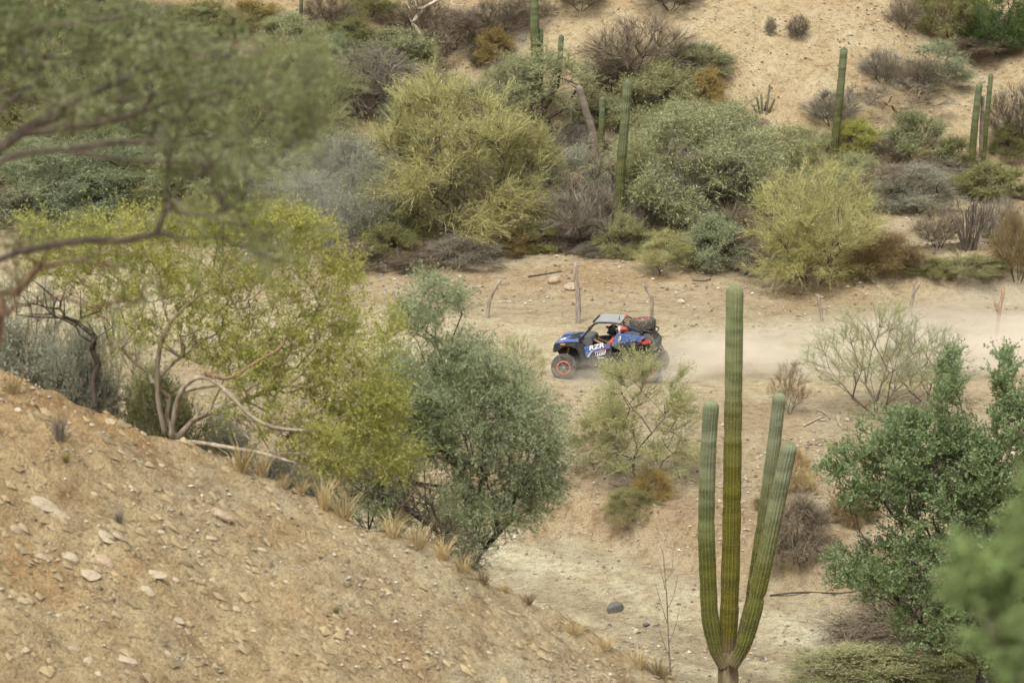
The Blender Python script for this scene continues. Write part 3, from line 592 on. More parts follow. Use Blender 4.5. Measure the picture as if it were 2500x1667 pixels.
row(
 ('brush0', 'twig_brush', 'low dead litter under the wispy yellow-green tree', 1000, 652, None, 170, 612, 'brown', 'woodd', R1),
 ('brush1', 'twig_brush', 'low brown brush at the dusty tree foot', 870, 650, None, 180, 590, 'brown', 'woodd', R1),
 ('bush1', 'olive_shrub', 'low olive growth right of the rust shrub', 1310, 612, None, 130, 540, 'olive', None, R1),
 ('brush0', 'twig_brush', 'dark brush between rust shrub and arching bare tree', 1350, 605, None, 150, 530, 'brown', 'woodd', R1),
 ('brush1', 'twig_brush', 'brown brush behind soft blue-green shrub', 1760, 625, None, 200, 540, 'brown', 'woodd', R1),
 ('bush0', 'olive_shrub', 'olive growth left of the dense yellow-green tree', 1860, 640, None, 130, 545, 'palo2', None, R1),
 ('thin', 'grey_tree', 'grey-green slim tree behind the bare forked tree', 2090, None, 97, 170, 370, 'mesq', 'wood', R1),
)
row(
 ('bareTree', 'bare_tree', 'dead limbs poking through the left half of the broad grey-green tree', 1655, None, 87.5, 190, 330, 'greyt', 'woodd', R1),
 ('bareTree', 'bare_tree', 'dead limbs poking through the right half of the broad grey-green tree', 1800, None, 87.5, 200, 350, 'greyt', 'woodd', R1),
 ('thin', 'thin_shrub', 'thin olive shoots rising in front of the wispy tree\'s left side', 960, None, 86.8, 150, 400, 'palo2', 'woodd', R1),
 ('bareTree', 'bare_tree', 'dead limbs poking out of the wispy tree\'s lower right', 1180, None, 86.6, 180, 400, 'greyt', 'woodd', R1),
 ('thin', 'thin_shrub', 'thin olive shoots beside the tall slim cactus middle', 1560, None, 88, 150, 340, 'palo2', 'woodd', R1),
 ('bareTree', 'bare_tree', 'dark dead limbs just left of the tall slim cactus', 1460, None, 88, 190, 360, 'brown', 'woodd', R1),
 ('thin', 'thin_shrub', 'grey-green shoots between broad tree and dense yellow-green tree', 1880, None, 88, 160, 380, 'mesq', 'woodd', R1),
)
# mid ground, near side of the track
R4 = 'plants between the track and the dry wash'
plant('sapl', 'sapling', 'feathery olive sapling right in front of the buggy\'s rear wheel', 'tree', 1562, 1185, None, 290, 850, leaf='palo2', wood='woodd', group=R4, ymin=44)
plant('sparse', 'sparse_tree', 'fine bare-looking tree with fanned dark limbs right of the tall near cactus', 'tree', 2140, 1010, None, 330, 735, leaf='mesq', wood='wood', group=R4, ymin=44)
plant('sparse', 'twiggy_shrub', 'pale fine twiggy shrub right behind the fanned tree', 'shrub', 2265, 985, None, 230, 790, leaf='grey', wood='wood', group=R4, ymin=44)
plant('sparse', 'twiggy_shrub', 'small wispy twig plant between near cactus and fanned tree', 'shrub', 1928, 1012, None, 100, 880, leaf='rust', wood='wood', group=R4, ymin=44)
plant('sparse', 'twiggy_shrub', 'pale wispy shrub ahead of the buggy\'s front wheel', 'shrub', 1262, 975, None, 150, 815, leaf='palo2', wood='wood', group=R4, ymin=44)
plant('sapl', 'olive_shrub', 'low pale olive growth left of the feathery sapling', 'shrub', 1450, 1150, None, 150, 1010, leaf='palo2', group=R4, ymin=44)
plant('brush1', 'ochre_shrub', 'ochre dry shrub at the feathery sapling foot', 'shrub', 1590, 1215, None, 110, 1140, leaf='oran', group=R4, ymin=44)
plant('sapl', 'green_shrub', 'low green shrub on the wash bank below the feathery sapling', 'shrub', 1535, 1275, None, 135, 1195, leaf='olive', group=R4, ymin=44)
plant('brush0', 'dry_brush', 'brown dead brush right behind the near cactus', 'shrub', 1955, 1365, None, 170, 1205, leaf='brown', wood='woodd', group=R4, ymin=44)
plant('bush1', 'straw_shrub', 'pale yellow dry grass clump right of the near cactus arms', 'shrub', 1945, 1200, None, 80, 1090, leaf='straw', group=R4, ymin=44)
plant('brush1', 'dry_brush', 'dead brown brush heap under the big green shrub', 'shrub', 2290, 1560, None, 480, 1430, leaf='brown', wood='woodd', group=R4, ymin=40)
plant('brush0', 'dry_brush', 'dry brush behind the big green shrub\'s left branches', 'shrub', 2085, 1270, None, 130, 1200, leaf='rust', wood='woodd', group=R4, ymin=44)
plant('brush1', 'dry_brush', 'small rusty twigs above the wash bank at centre right', 'shrub', 1880, 1245, None, 70, 1195, leaf='rust', wood='woodd', group=R4, ymin=44)
for i, (u, y, wpx, tp, lf, lb) in enumerate([(60, 33.5, 260, 790, 'grey', 'grey-green low shrub behind the orange slope top'), (205, 33, 200, 800, 'grey', 'green low shrub by the small bare tree foot behind the slope'),
        (700, 34, 230, 1110, 'grey', 'grey shrub between yellow tree and slope edge'), (540, 33.5, 220, 1010, 'grey', 'green shrub seen under the yellow tree limbs'), (400, 33, 220, 900, 'palo2', 'green shrub behind the yellow tree trunk')]):
    plant(['bush0', 'bush1'][i % 2], 'low_shrub', lb, 'shrub', u, None, y, wpx, tp, leaf=lf, group='low shrubs behind the near slope')

# ------------------------------------------------------------------ near trees, each with its own form
def solo(key, name, label, cat, loc, group=None, rz=0, names=('trunk', 'crown')):
    tm, cm, _, _, P = PROTO[key]; t = empty(name, loc, rz); tag(t, label, cat, group)
    obj_me(names[0], tm, t); obj_me(names[1], cm, t)
    return t
def pix_lobes(rng, n, lobes_, origin, y0, dep):
    """crown points in lobes given as (u, v, half width, half height) at depth y0, relative to origin"""
    k = 6000/(y0*CP+6*SP); wts = np.array([a[2]*a[3] for a in lobes_], float); wts /= wts.sum(); out = []
    while len(out) < n:
        u, v, hw, hh = lobes_[rng.choice(len(lobes_), p=wts)]; q = rvec(rng, 1)[0]*rng.random()**0.4
        dy = rng.normal(0, 0.35)*dep; p = pt(u+q[0]*hw, v+q[2]*hh, y0+dy); out.append(np.array(p)-np.array(origin))
    return np.array(out)
# yellow-green tree on the crest of the slope
yb = at_depth(330, 31.2); yo = (yb.x, yb.y, yb.z-0.1)
YL = [(480, 560, 150, 70), (620, 560, 160, 70), (740, 600, 90, 90), (830, 680, 60, 80), (300, 560, 120, 60), (600, 700, 170, 80), (780, 800, 110, 110), (640, 860, 130, 90), (830, 930, 110, 100),
      (740, 1040, 150, 100), (880, 1090, 110, 80), (500, 800, 130, 100), (420, 680, 120, 80), (940, 820, 60, 90), (970, 1120, 70, 60), (800, 1130, 100, 40), (560, 990, 60, 40), (930, 980, 70, 70), (700, 930, 140, 60), (350, 640, 90, 60), (220, 620, 80, 50), (900, 1000, 90, 90), (160, 640, 120, 70), (260, 720, 110, 60), (120, 560, 90, 40), (330, 810, 90, 60)]
proto('yellow', 201, lambda r: pix_lobes(r, 1700, YL, yo, 31.0, 1.0), [(0, 0, -.2), (.25, .1, -.25), (-.15, 0, -.2)],
      dict(twigs=8, tl=.30, tw=.005, leaves=10, ll=.04, lw=.015, along=.7, out=.3, up=.25, rand=.9, droop=.1, maxtips=3), bf=.3, step=.22, wob=.1, rtip=.0028, expo=.42, wood='woodp', leaf='yell')
YT = solo('yellow', 'palo_verde_tree', 'yellow-green tree with pale smooth limbs on the near slope crest', 'tree', yo)
# dead grey stems left of it
db = at_depth(235, 31.0)
proto('deadstem', 205, lambda r: pix_lobes(r, 70, [(120, 740, 120, 60), (60, 700, 60, 30), (250, 760, 60, 60), (210, 830, 40, 60)], db, 31.0, .6), [(0, 0, -.1)],
      dict(twigs=3, tl=.3, tw=.006, leaves=0, along=.9, out=.3, up=.1, rand=.8), bf=.25, step=.25, wob=.1, rtip=.007, expo=.5, wood='woodd', leaf='greyt')
solo('deadstem', 'dead_tree', 'small dark bare tree on the orange crest left of the yellow tree', 'tree', db)
# grey-green mesquite behind the crest
mb = at_depth(1165, 36.0)
ML = [(1050, 700, 35, 40), (1000, 760, 40, 40), (1110, 740, 35, 40), (1040, 800, 60, 40), (1130, 860, 90, 50), (920, 1010, 60, 60), (880, 1090, 50, 40), (960, 1120, 70, 50), (1000, 980, 70, 60), (1080, 950, 130, 80), (1200, 960, 110, 90), (1290, 1040, 90, 90), (1150, 1060, 140, 90), (1310, 1130, 75, 80), (1210, 1170, 120, 70),
      (1040, 1060, 90, 70), (1180, 1260, 90, 60), (1150, 1340, 40, 60), (960, 900, 50, 50), (1260, 1230, 70, 60), (1330, 1190, 40, 60)]
proto('near_mesq', 211, lambda r: pix_lobes(r, 1500, ML, mb, 36.0, 1.4), [(0, 0, -.2), (-.2, .1, -.2)],
      dict(twigs=7, tl=.36, tw=.006, leaves=11, ll=.06, lw=.015, along=.6, out=.4, up=.05, rand=.9, droop=.35, maxtips=3), bf=.3, step=.28, wob=.12, rtip=.0036, expo=.47, wood='woodd', leaf='sage')
solo('near_mesq', 'mesquite_tree', 'grey-green feathery tree with dark trunk behind the near slope edge', 'tree', mb)
sb = at_depth(900, 37)
proto('snag', 213, lambda r: pix_lobes(r, 240, [(930, 1170, 90, 50), (1000, 1200, 80, 60), (1080, 1300, 80, 60), (870, 1180, 60, 40), (1120, 1380, 60, 60)], at_depth(960, 35), 35.0, .8), [(0, 0, -.2), (.8, .0, -.6)],
      dict(twigs=5, tl=.4, tw=.008, leaves=1, ll=.03, lw=.01, along=.8, out=.3, up=.1, rand=.9), bf=.3, step=.25, wob=.15, rtip=.008, expo=.5, wood='woodd', leaf='brown')
solo('snag', 'dead_tree', 'dark dead limbs tangled below the feathery tree at the slope edge', 'tree', at_depth(960, 35))
# big green shrub at the right
gy = 43.0; gb = at_depth(2330, gy)
GL = [(2060, 1150, 70, 60), (2160, 1080, 100, 80), (2280, 1080, 110, 90), (2400, 1120, 110, 110), (2310, 950, 40, 70), (2325, 890, 22, 45), (2455, 930, 40, 90), (2480, 1020, 60, 100), (2120, 1230, 90, 50), (2260, 1220, 110, 80), (2410, 1260, 110, 100),
      (2080, 1370, 80, 60), (2180, 1360, 90, 70), (2300, 1380, 100, 80), (2430, 1400, 100, 80), (2210, 1440, 80, 50), (2550, 1200, 70, 200), (2360, 1480, 80, 40), (2500, 1330, 80, 150), (2320, 1160, 150, 100), (2200, 1170, 120, 70), (2440, 1180, 100, 120), (2260, 1500, 120, 50), (2420, 1520, 110, 60), (2330, 1300, 150, 100), (2130, 1420, 80, 50), (2300, 1560, 100, 40), (2450, 1600, 90, 50), (2480, 1450, 80, 80)]
proto('creo', 221, lambda r: pix_lobes(r, 2250, GL, gb, gy, 1.3), ring_base(5, .3, 9),
      dict(twigs=6, tl=.30, tw=.007, leaves=12, ll=.062, lw=.031, along=.7, out=.35, up=.35, rand=.85, droop=0, maxtips=3, lup=.3), bf=.35, step=.3, wob=.12, rtip=.004, expo=.46, wood='woodd', leaf='green')
solo('creo', 'green_shrub', 'big leafy deep green shrub at the right beside the dry wash', 'shrub', gb)
# out of focus branches close to the camera at the upper left
ty = 11.5; tb = Vector((-4.6, ty, hgt(-4.6, ty)))
TL = [(120, 80, 160, 110), (320, 120, 170, 120), (520, 170, 160, 110), (680, 230, 110, 90), (760, 180, 60, 80), (420, 290, 160, 80), (600, 330, 150, 80), (700, 300, 90, 70), (470, 410, 130, 50), (590, 440, 110, 60), (80, 200, 120, 90), (-60, 60, 160, 160), (250, 250, 130, 70), (-150, 300, 150, 200), (-250, 0, 180, 200), (100, -60, 300, 80), (560, 520, 110, 60), (650, 600, 70, 50), (420, 500, 90, 40)]
proto('blurtree', 231, lambda r: pix_lobes(r, 760, TL, tb, ty, .7), [(0, 0, -.3), (.05, .05, -.3)],
      dict(twigs=5, tl=.24, tw=.005, leaves=5, ll=.036, lw=.012, along=.8, out=.3, up=.05, rand=.8, droop=.2, maxtips=3), bf=.22, step=.16, wob=.05, rtip=.0036, expo=.34, wood='wood', leaf='blur')
BT = solo('blurtree', 'mesquite_tree', 'blurred grey-olive tree branches reaching in from the upper left', 'tree', tb)
tb2 = Vector((-4.4, 12.6, hgt(-4.4, 12.6)))
proto('blurlimb', 233, lambda r: pix_lobes(r, 60, [(120, 590, 120, 30), (260, 640, 80, 30), (330, 720, 60, 40), (60, 640, 60, 60), (30, 740, 40, 60)], tb2, 12.6, .3), [(0, 0, -.3)],
      dict(twigs=3, tl=.2, tw=.005, leaves=5, ll=.03, lw=.011, along=.9, out=.3, up=-.1, rand=.7, droop=.3, maxtips=3), bf=.2, step=.16, wob=.1, rtip=.0045, expo=.5, wood='woodr', leaf='blur')
solo('blurlimb', 'mesquite_tree', 'blurred drooping brown limb at the left edge under the upper branches', 'tree', tb2)
# out of focus sprig at the lower right
by = 5.2; bb = Vector((1.15, by, hgt(1.15, by)))
BL = [(2420, 1450, 80, 70), (2470, 1350, 40, 80), (2360, 1420, 50, 40), (2480, 1560, 70, 70), (2520, 1250, 40, 120), (2400, 1560, 60, 30), (2490, 1650, 60, 40), (2340, 1360, 30, 40)]
proto('sprig', 241, lambda r: pix_lobes(r, 200, BL, bb, by, .12), ring_base(3, .05, 2),
      dict(twigs=6, tl=.05, tw=.003, leaves=8, ll=.016, lw=.008, along=.8, out=.3, up=.3, rand=.8, maxtips=3), bf=.3, step=.1, wob=.1, rtip=.002, expo=.45, wood='wood', leaf='sprigm')
solo('sprig', 'green_shrub', 'blurred bright green sprig in the lower right corner', 'shrub', bb)
plant('sapl', 'olive_shrub', 'olive feathery shrub filling the gap between yellow and grey-green near trees', 'shrub', 985, None, 35.5, 330, 850, leaf='sage', wood='woodd')
plant('sapl', 'olive_shrub', 'olive shrub low behind the yellow tree\'s right side', 'shrub', 880, None, 36.5, 300, 960, leaf='palo2', wood='woodd')
plant('sparse', 'twiggy_shrub', 'grey tangled twigs at the left edge above the orange crest', 'shrub', 70, None, 34.0, 330, 650, leaf='grey', wood='woodd')
plant('sparse', 'twiggy_shrub', 'grey-green tangled shrub left of the yellow tree trunk', 'shrub', 270, None, 34.5, 300, 720, leaf='mesq', wood='wood')
# low yellow-flecked plants at the bottom right
plant('bush0', 'low_herb', 'low yellow-green herbs at the bottom edge right of the near cactus', 'plant', 2110, 1672, None, 330, 1590, leaf='palo2', ymin=36)
plant('bush1', 'low_herb', 'low green herbs at the bottom edge under the blurred sprig', 'plant', 2330, 1672, None, 260, 1595, leaf='olive', ymin=36)

# white barked tree on the hillside
wb = ground_at(1062, 132, 90)
proto('whitetree', 251, lambda r: pix_lobes(r, 60, [(990, 20, 50, 30), (1100, 0, 40, 40), (1040, -30, 60, 40), (1000, -60, 90, 50), (1120, -60, 80, 50)], wb, wb.y, .8), [(0, 0, -.2), (-.25, 0, -.2)],
      dict(twigs=3, tl=.4, tw=.02, leaves=0, along=1.0, out=.4, up=.3, rand=.6), bf=.25, step=.5, wob=.16, rtip=.022, expo=.5, wood='woodw', leaf='greyt')
solo('whitetree', 'white_bark_tree', 'leafless tree with white bark and twin trunks at the top', 'tree', wb)
# ------------------------------------------------------------------ columnar cacti
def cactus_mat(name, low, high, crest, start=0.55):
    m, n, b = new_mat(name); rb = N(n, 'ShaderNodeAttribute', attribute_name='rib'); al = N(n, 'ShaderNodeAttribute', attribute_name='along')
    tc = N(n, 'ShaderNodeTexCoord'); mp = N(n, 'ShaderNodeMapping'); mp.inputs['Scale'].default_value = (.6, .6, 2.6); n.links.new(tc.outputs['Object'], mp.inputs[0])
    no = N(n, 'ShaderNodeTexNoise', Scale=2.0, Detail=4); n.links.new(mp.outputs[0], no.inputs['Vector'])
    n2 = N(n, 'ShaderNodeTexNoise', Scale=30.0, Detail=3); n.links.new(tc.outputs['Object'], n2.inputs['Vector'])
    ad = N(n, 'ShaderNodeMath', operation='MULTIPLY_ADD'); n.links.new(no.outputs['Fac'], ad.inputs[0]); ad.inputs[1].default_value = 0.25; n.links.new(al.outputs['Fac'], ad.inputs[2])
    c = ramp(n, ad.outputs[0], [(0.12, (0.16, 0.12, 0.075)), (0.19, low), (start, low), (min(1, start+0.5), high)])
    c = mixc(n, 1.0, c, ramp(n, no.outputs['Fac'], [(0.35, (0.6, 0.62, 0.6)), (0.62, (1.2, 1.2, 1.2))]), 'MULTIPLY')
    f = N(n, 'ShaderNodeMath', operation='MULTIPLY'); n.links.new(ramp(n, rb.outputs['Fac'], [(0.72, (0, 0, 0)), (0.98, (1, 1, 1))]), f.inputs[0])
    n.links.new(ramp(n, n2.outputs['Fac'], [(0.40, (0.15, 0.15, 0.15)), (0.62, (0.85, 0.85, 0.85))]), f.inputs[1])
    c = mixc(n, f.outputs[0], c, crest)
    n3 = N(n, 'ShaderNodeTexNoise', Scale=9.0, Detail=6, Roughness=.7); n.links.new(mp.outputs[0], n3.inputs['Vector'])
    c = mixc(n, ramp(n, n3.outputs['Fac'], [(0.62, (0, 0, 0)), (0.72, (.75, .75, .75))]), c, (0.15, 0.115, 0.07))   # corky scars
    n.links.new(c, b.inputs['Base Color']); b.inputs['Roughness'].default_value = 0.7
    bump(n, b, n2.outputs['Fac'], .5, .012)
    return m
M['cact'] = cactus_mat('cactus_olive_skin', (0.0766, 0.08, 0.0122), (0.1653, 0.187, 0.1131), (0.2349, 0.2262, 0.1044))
M['cacty'] = cactus_mat('cactus_yellow_olive_skin', (0.0914, 0.0818, 0.0078), (0.1479, 0.1696, 0.0827), (0.2523, 0.2175, 0.0696), .62)
M['cactf'] = cactus_mat('cactus_far_skin', (0.072, 0.075, 0.022), (0.11, 0.128, 0.066), (0.15, 0.145, 0.07))
M['cactd'] = cactus_mat('dead_cactus_skin', (0.135, 0.11, 0.078), (0.165, 0.135, 0.105), (0.26, 0.22, 0.165))
M['cactw'] = wood_mat('cactus_foot', (0.10, 0.075, 0.045), (0.28, 0.23, 0.13))
def spline(pts, n):
    P = np.array(pts, float); d = np.r_[0, np.cumsum(np.linalg.norm(np.diff(P, axis=0), axis=1))]; t = np.linspace(0, d[-1], n)
    C_ = np.stack([np.interp(t, d, P[:, k]) for k in range(3)], -1)
    for _ in range(max(2, n//8)):
        C_[1:-1] = 0.25*C_[:-2]+0.5*C_[1:-1]+0.25*C_[2:]
    return C_, d[-1]
def cactus_stem(name, pts, r, parent, mat, ribs=15, seed=0, foot=0.55, depth=.11, n=70, tip=True, spines=False):
    C_, L = spline(pts, n); t = np.linspace(0, 1, n); s = t*L; rng = np.random.default_rng(seed)
    prof = foot + (1-foot)*sst(0, 0.9, s)
    for k in range(int(L*1.6)+1):
        prof = prof - rng.uniform(.02, .075)*np.exp(-((s-rng.uniform(.3, L-.3))/rng.uniform(.06, .12))**2)
    prof *= 1 - 0.12*t
    if tip: e = np.clip((L-s)/(1.0*r), 0, 1); prof = prof*np.sqrt(np.maximum(1-(1-e)**2, 0.0004))
    T = np.gradient(C_, axis=0); T = nrm(T); a = nrm(np.cross(T, np.array([[0, 1.0, 0]]))); b = np.cross(T, a)
    m = ribs*4; th = np.arange(m)*2*np.pi/m; cr = 0.5+0.5*np.cos(ribs*th); rr = 1 + depth*(np.abs(cr)**0.8*2-1)
    V = C_[:, None] + (a[:, None]*np.cos(th)[None, :, None] + b[:, None]*np.sin(th)[None, :, None])*(r*prof)[:, None, None]*rr[None, :, None]
    i = np.arange(n-1)[:, None]; j = np.arange(m)[None]; jn = (j+1) % m
    Q = np.stack([i*m+j+0*i, i*m+jn, (i+1)*m+jn, (i+1)*m+j], -1).reshape(-1, 4)
    me = mesh_np(name, V.reshape(-1, 3), Q, mat, True)
    at_ = me.attributes.new('rib', 'FLOAT', 'POINT'); at_.data.foreach_set('value', np.tile(cr, n).astype(np.float32))
    at_ = me.attributes.new('along', 'FLOAT', 'POINT'); at_.data.foreach_set('value', np.repeat(t, m).astype(np.float32))
    o = obj_me(name, me, parent)
    if spines:   # clusters of pale spines along the ribs
        ri = np.arange(ribs)*4; ro = np.arange(2, n-1); g = V[ro][:, ri].reshape(-1, 3); cc = np.repeat(C_[ro], ribs, axis=0); g = np.repeat(g, 4, axis=0); cc = np.repeat(cc, 4, axis=0)
        g = g + rng.normal(0, .012, g.shape); dr = nrm(nrm(g-cc)+rvec(rng, len(g))*.9); sd_ = nrm(np.cross(dr, rvec(rng, len(g))))*.0022; ln = rng.uniform(.012, .035, (len(g), 1))
        SV = np.stack([g-sd_, g+sd_, g+dr*ln], 1).reshape(-1, 3); obj_me('spine_cover', mesh_np('spine_cover', SV, np.arange(len(SV)).reshape(-1, 3), M['straw']), o)['kind'] = 'stuff'
    return o
CY = 43.6
cb = pt(1778, 1668, CY); cb.z = hgt(cb.x, CY)
croot = empty('columnar_cactus', cb); tag(croot, 'tall ribbed cactus with several upright arms standing near in the wash', 'cactus', 'columnar cacti')
def cp(u, v, dy=0.0): return np.array(pt(u, v, CY+dy)) - np.array(cb)
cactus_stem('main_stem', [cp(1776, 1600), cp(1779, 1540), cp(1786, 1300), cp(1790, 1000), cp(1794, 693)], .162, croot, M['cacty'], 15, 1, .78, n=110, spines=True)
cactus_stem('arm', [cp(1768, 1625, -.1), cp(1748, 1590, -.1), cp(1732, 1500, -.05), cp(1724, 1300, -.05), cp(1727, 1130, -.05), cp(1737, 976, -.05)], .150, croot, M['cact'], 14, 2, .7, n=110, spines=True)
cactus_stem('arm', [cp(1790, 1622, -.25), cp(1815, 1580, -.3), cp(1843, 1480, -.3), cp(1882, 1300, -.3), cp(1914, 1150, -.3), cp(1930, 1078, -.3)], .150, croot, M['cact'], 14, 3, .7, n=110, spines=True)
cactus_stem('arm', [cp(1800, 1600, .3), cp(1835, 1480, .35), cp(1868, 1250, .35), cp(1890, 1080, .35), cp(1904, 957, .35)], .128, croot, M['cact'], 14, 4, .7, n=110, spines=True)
cactus_stem('trunk', [np.array((0, 0, -.3)), cp(1778, 1650), cp(1776, 1585)], .2, croot, M['cactw'], 12, 6, .9, .07, 20, False)
def far_cactus(label, stems, y=None, base=None, mat='cactf', group='columnar cacti', name='columnar_cactus'):
    """stems: lists of (u,v) from foot to tip with a width in pixels; the first stem's foot is set on the ground"""
    p = at_depth(*base) if y is None else at_depth(base, y)
    k = zc_of(p)/F; root = empty(name, p); tag(root, label, 'cactus', group)
    for i, (pts, wpx, mt) in enumerate(stems):
        q = [np.array(pt(a[0], a[1], p.y + (0.25*i if i % 2 else -0.25*i)))-np.array(p) for a in pts]
        if i == 0: q = [np.array((0, 0, -.2))] + [x for x in q if x[2] > 0.3]
        elif len(q) and pts[0][1] > 10000: pass
        cactus_stem('main_stem' if i == 0 else 'arm', q, wpx*k*0.45, root, M[mt], 12, int(pts[-1][0])+i, .8, .10, 40)
def on_hill(u, v): g = ground_at(u, v, 88); return g.y
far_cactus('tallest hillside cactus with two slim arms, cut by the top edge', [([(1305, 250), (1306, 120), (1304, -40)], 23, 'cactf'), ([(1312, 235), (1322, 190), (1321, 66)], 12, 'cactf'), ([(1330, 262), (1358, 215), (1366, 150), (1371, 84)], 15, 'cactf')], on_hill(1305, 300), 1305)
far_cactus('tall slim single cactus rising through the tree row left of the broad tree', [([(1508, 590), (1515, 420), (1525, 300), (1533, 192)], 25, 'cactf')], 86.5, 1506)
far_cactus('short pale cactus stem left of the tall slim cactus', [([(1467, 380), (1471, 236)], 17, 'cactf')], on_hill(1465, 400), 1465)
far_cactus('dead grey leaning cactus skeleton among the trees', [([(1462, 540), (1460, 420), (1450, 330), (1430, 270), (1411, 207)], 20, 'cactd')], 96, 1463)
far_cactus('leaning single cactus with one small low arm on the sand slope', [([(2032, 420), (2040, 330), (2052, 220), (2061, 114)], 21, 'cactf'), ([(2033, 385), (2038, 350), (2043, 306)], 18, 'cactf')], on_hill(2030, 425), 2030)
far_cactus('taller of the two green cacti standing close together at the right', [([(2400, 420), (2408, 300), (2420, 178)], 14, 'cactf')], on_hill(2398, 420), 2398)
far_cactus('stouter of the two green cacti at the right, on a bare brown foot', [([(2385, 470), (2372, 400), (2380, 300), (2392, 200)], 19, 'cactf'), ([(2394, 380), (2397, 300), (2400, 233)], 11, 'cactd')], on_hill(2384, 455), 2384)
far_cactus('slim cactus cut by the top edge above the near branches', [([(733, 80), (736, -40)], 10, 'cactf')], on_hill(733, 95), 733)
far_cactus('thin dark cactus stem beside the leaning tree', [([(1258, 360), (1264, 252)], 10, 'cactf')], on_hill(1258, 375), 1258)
g0 = ground_at(1865, 282, 90); rt = empty('organ_pipe_cactus', g0); tag(rt, 'small dark clump of thin cactus rods at the sand edge', 'cactus')
for i, (du, tv, lean_) in enumerate([(-14, 235, -4), (-5, 228, -2), (4, 246, 2), (10, 205, 4), (18, 240, 9), (-20, 255, -9)]):
    q = [np.array((du/F*zc_of(g0)*.5, 0.1*(i % 3), -.1)), np.array(pt(1865+du+lean_, tv, g0.y))-np.array(g0)]
    cactus_stem('rod', q, .05, rt, M['cactd'] if i % 2 else M['cactf'], 7, i, .8, .1, 14)

# ------------------------------------------------------------------ fence posts, pipe frame, dead wood
def limb(name, pts, r0, r1, mat, parent=None, sides=7, seed=0, rough=.18, n=14):
    C_, L = spline(pts, n); rng = np.random.default_rng(seed); T = nrm(np.gradient(C_, axis=0)); a = nrm(np.cross(T, np.array([[0.13, 1.0, 0.21]]))); b = np.cross(T, a)
    th = np.arange(sides)*2*np.pi/sides; R = np.linspace(r0, r1, n)[:, None]*(1+rng.uniform(-rough, rough, (n, sides)))
    V = C_[:, None] + (a[:, None]*np.cos(th)[None, :, None]+b[:, None]*np.sin(th)[None, :, None])*R[..., None]
    bm = bmesh.new(); vs = [[bm.verts.new(p) for p in ring] for ring in V]
    for i in range(n-1):
        for j in range(sides): bm.faces.new((vs[i][j], vs[i][(j+1) % sides], vs[i+1][(j+1) % sides], vs[i+1][j]))
    bm.faces.new(vs[0][::-1]); bm.faces.new(vs[-1])
    return obj_bm(name, bm, mat, parent, True)
def tree_limb(root, pts, y0, w0, w1, mat, seed):
    k = 1/F*(y0*CP+4*SP); o = np.array(root.location)
    g = np.random.default_rng(seed); limb('limb', [np.array(pt(p[0], p[1], y0+(p[2] if len(p) > 2 else 0)))-o for p in pts], w0*k*.5, w1*k*.5, M[mat], root, 7, seed, .22, 3*len(pts))
for i, (q, w0, w1) in enumerate([([(-500, 900), (-200, 520), (0, 355), (90, 300), (200, 230), (330, 180), (470, 140), (640, 120)], 42, 6), ([(80, 305), (230, 255), (330, 240), (520, 200), (700, 190)], 20, 5), ([(50, 325), (180, 310), (300, 290), (400, 250), (600, 215)], 24, 6),
        ([(-300, 620), (-100, 450), (0, 390), (60, 370), (170, 362), (250, 385), (330, 395), (430, 390), (520, 410)], 26, 5), ([(170, 362), (300, 345), (420, 350), (560, 330)], 16, 6), ([(-200, 200), (0, 100), (140, 60), (300, 40)], 26, 8)]):
    tree_limb(BT, q, ty, w0, w1, 'wood', i)
for i, (q, w0, w1) in enumerate([([(418, 1075, .15), (425, 1010, .05), (445, 940, -.2), (500, 908, -.4), (560, 960, -.5), (610, 1020, -.5), (660, 1046, -.5), (770, 1052, -.5)], 15, 7), ([(500, 910, -.4), (560, 930, -.5), (620, 885, -.5), (690, 850, -.5), (705, 810, -.4)], 12, 6),
        ([(415, 1080, .2), (470, 1078, -.1), (560, 1092, -.5), (640, 1105, -.6), (720, 1130, -.6)], 14, 7), ([(405, 1070, .2), (385, 980, .1), (382, 890, 0), (400, 800, -.2), (470, 730, -.2), (540, 690, -.2), (610, 700, -.2)], 15, 6), ([(430, 960, 0), (520, 940, -.3), (590, 950, -.3)], 9, 5)]):
    tree_limb(YT, q, 31.0, w0, w1, 'woodp' if i != 1 else 'woodr', 20+i)
def post(label, foot, pts, wpx, mat='post', fork=None):
    g = ground_at(*foot, 60); k = zc_of(g)/F; t = empty('fence_post', g); tag(t, label, 'fence post', 'crooked wooden fence posts')
    q = [np.array((0, 0, -.25))]+[np.array(pt(u, v, g.y))-np.array(g) for u, v in pts]
    limb('stake', q, wpx*k*.55, wpx*k*.38, M[mat], t, 7, int(foot[0]))
    if fork: limb('branch_stub', [np.array(pt(u, v, g.y))-np.array(g) for u, v in fork], wpx*k*.4, wpx*k*.25, M[mat], t, 5, int(foot[1]), n=6)
post('grey crooked fence post leaning right, leftmost behind the track', (1188, 776), [(1194, 735), (1208, 705), (1222, 684)], 10)
post('straightest thick fence post behind the buggy\'s roof', (1411, 790), [(1413, 735), (1408, 690), (1404, 660), (1406, 640)], 13)
post('S-bent grey fence post above the buggy\'s spare tyre', (1592, 790), [(1591, 745), (1594, 730), (1580, 710), (1571, 692)], 9, fork=[(1577, 703), (1580, 698), (1582, 694)])
post('short pale fence post behind the sparse fanned tree', (2008, 780), [(2003, 750), (1995, 718)], 9)
post('forked fence post in front of the dirt berm', (2215, 775), [(2224, 745), (2232, 712), (2246, 690)], 9, fork=[(2228, 725), (2232, 705), (2230, 688)])
post('dark knotty fence post at the right in the dust', (2425, 850), [(2434, 800), (2440, 752), (2450, 715), (2451, 700)], 12, 'woodr', fork=[(2438, 760), (2432, 748), (2428, 735)])
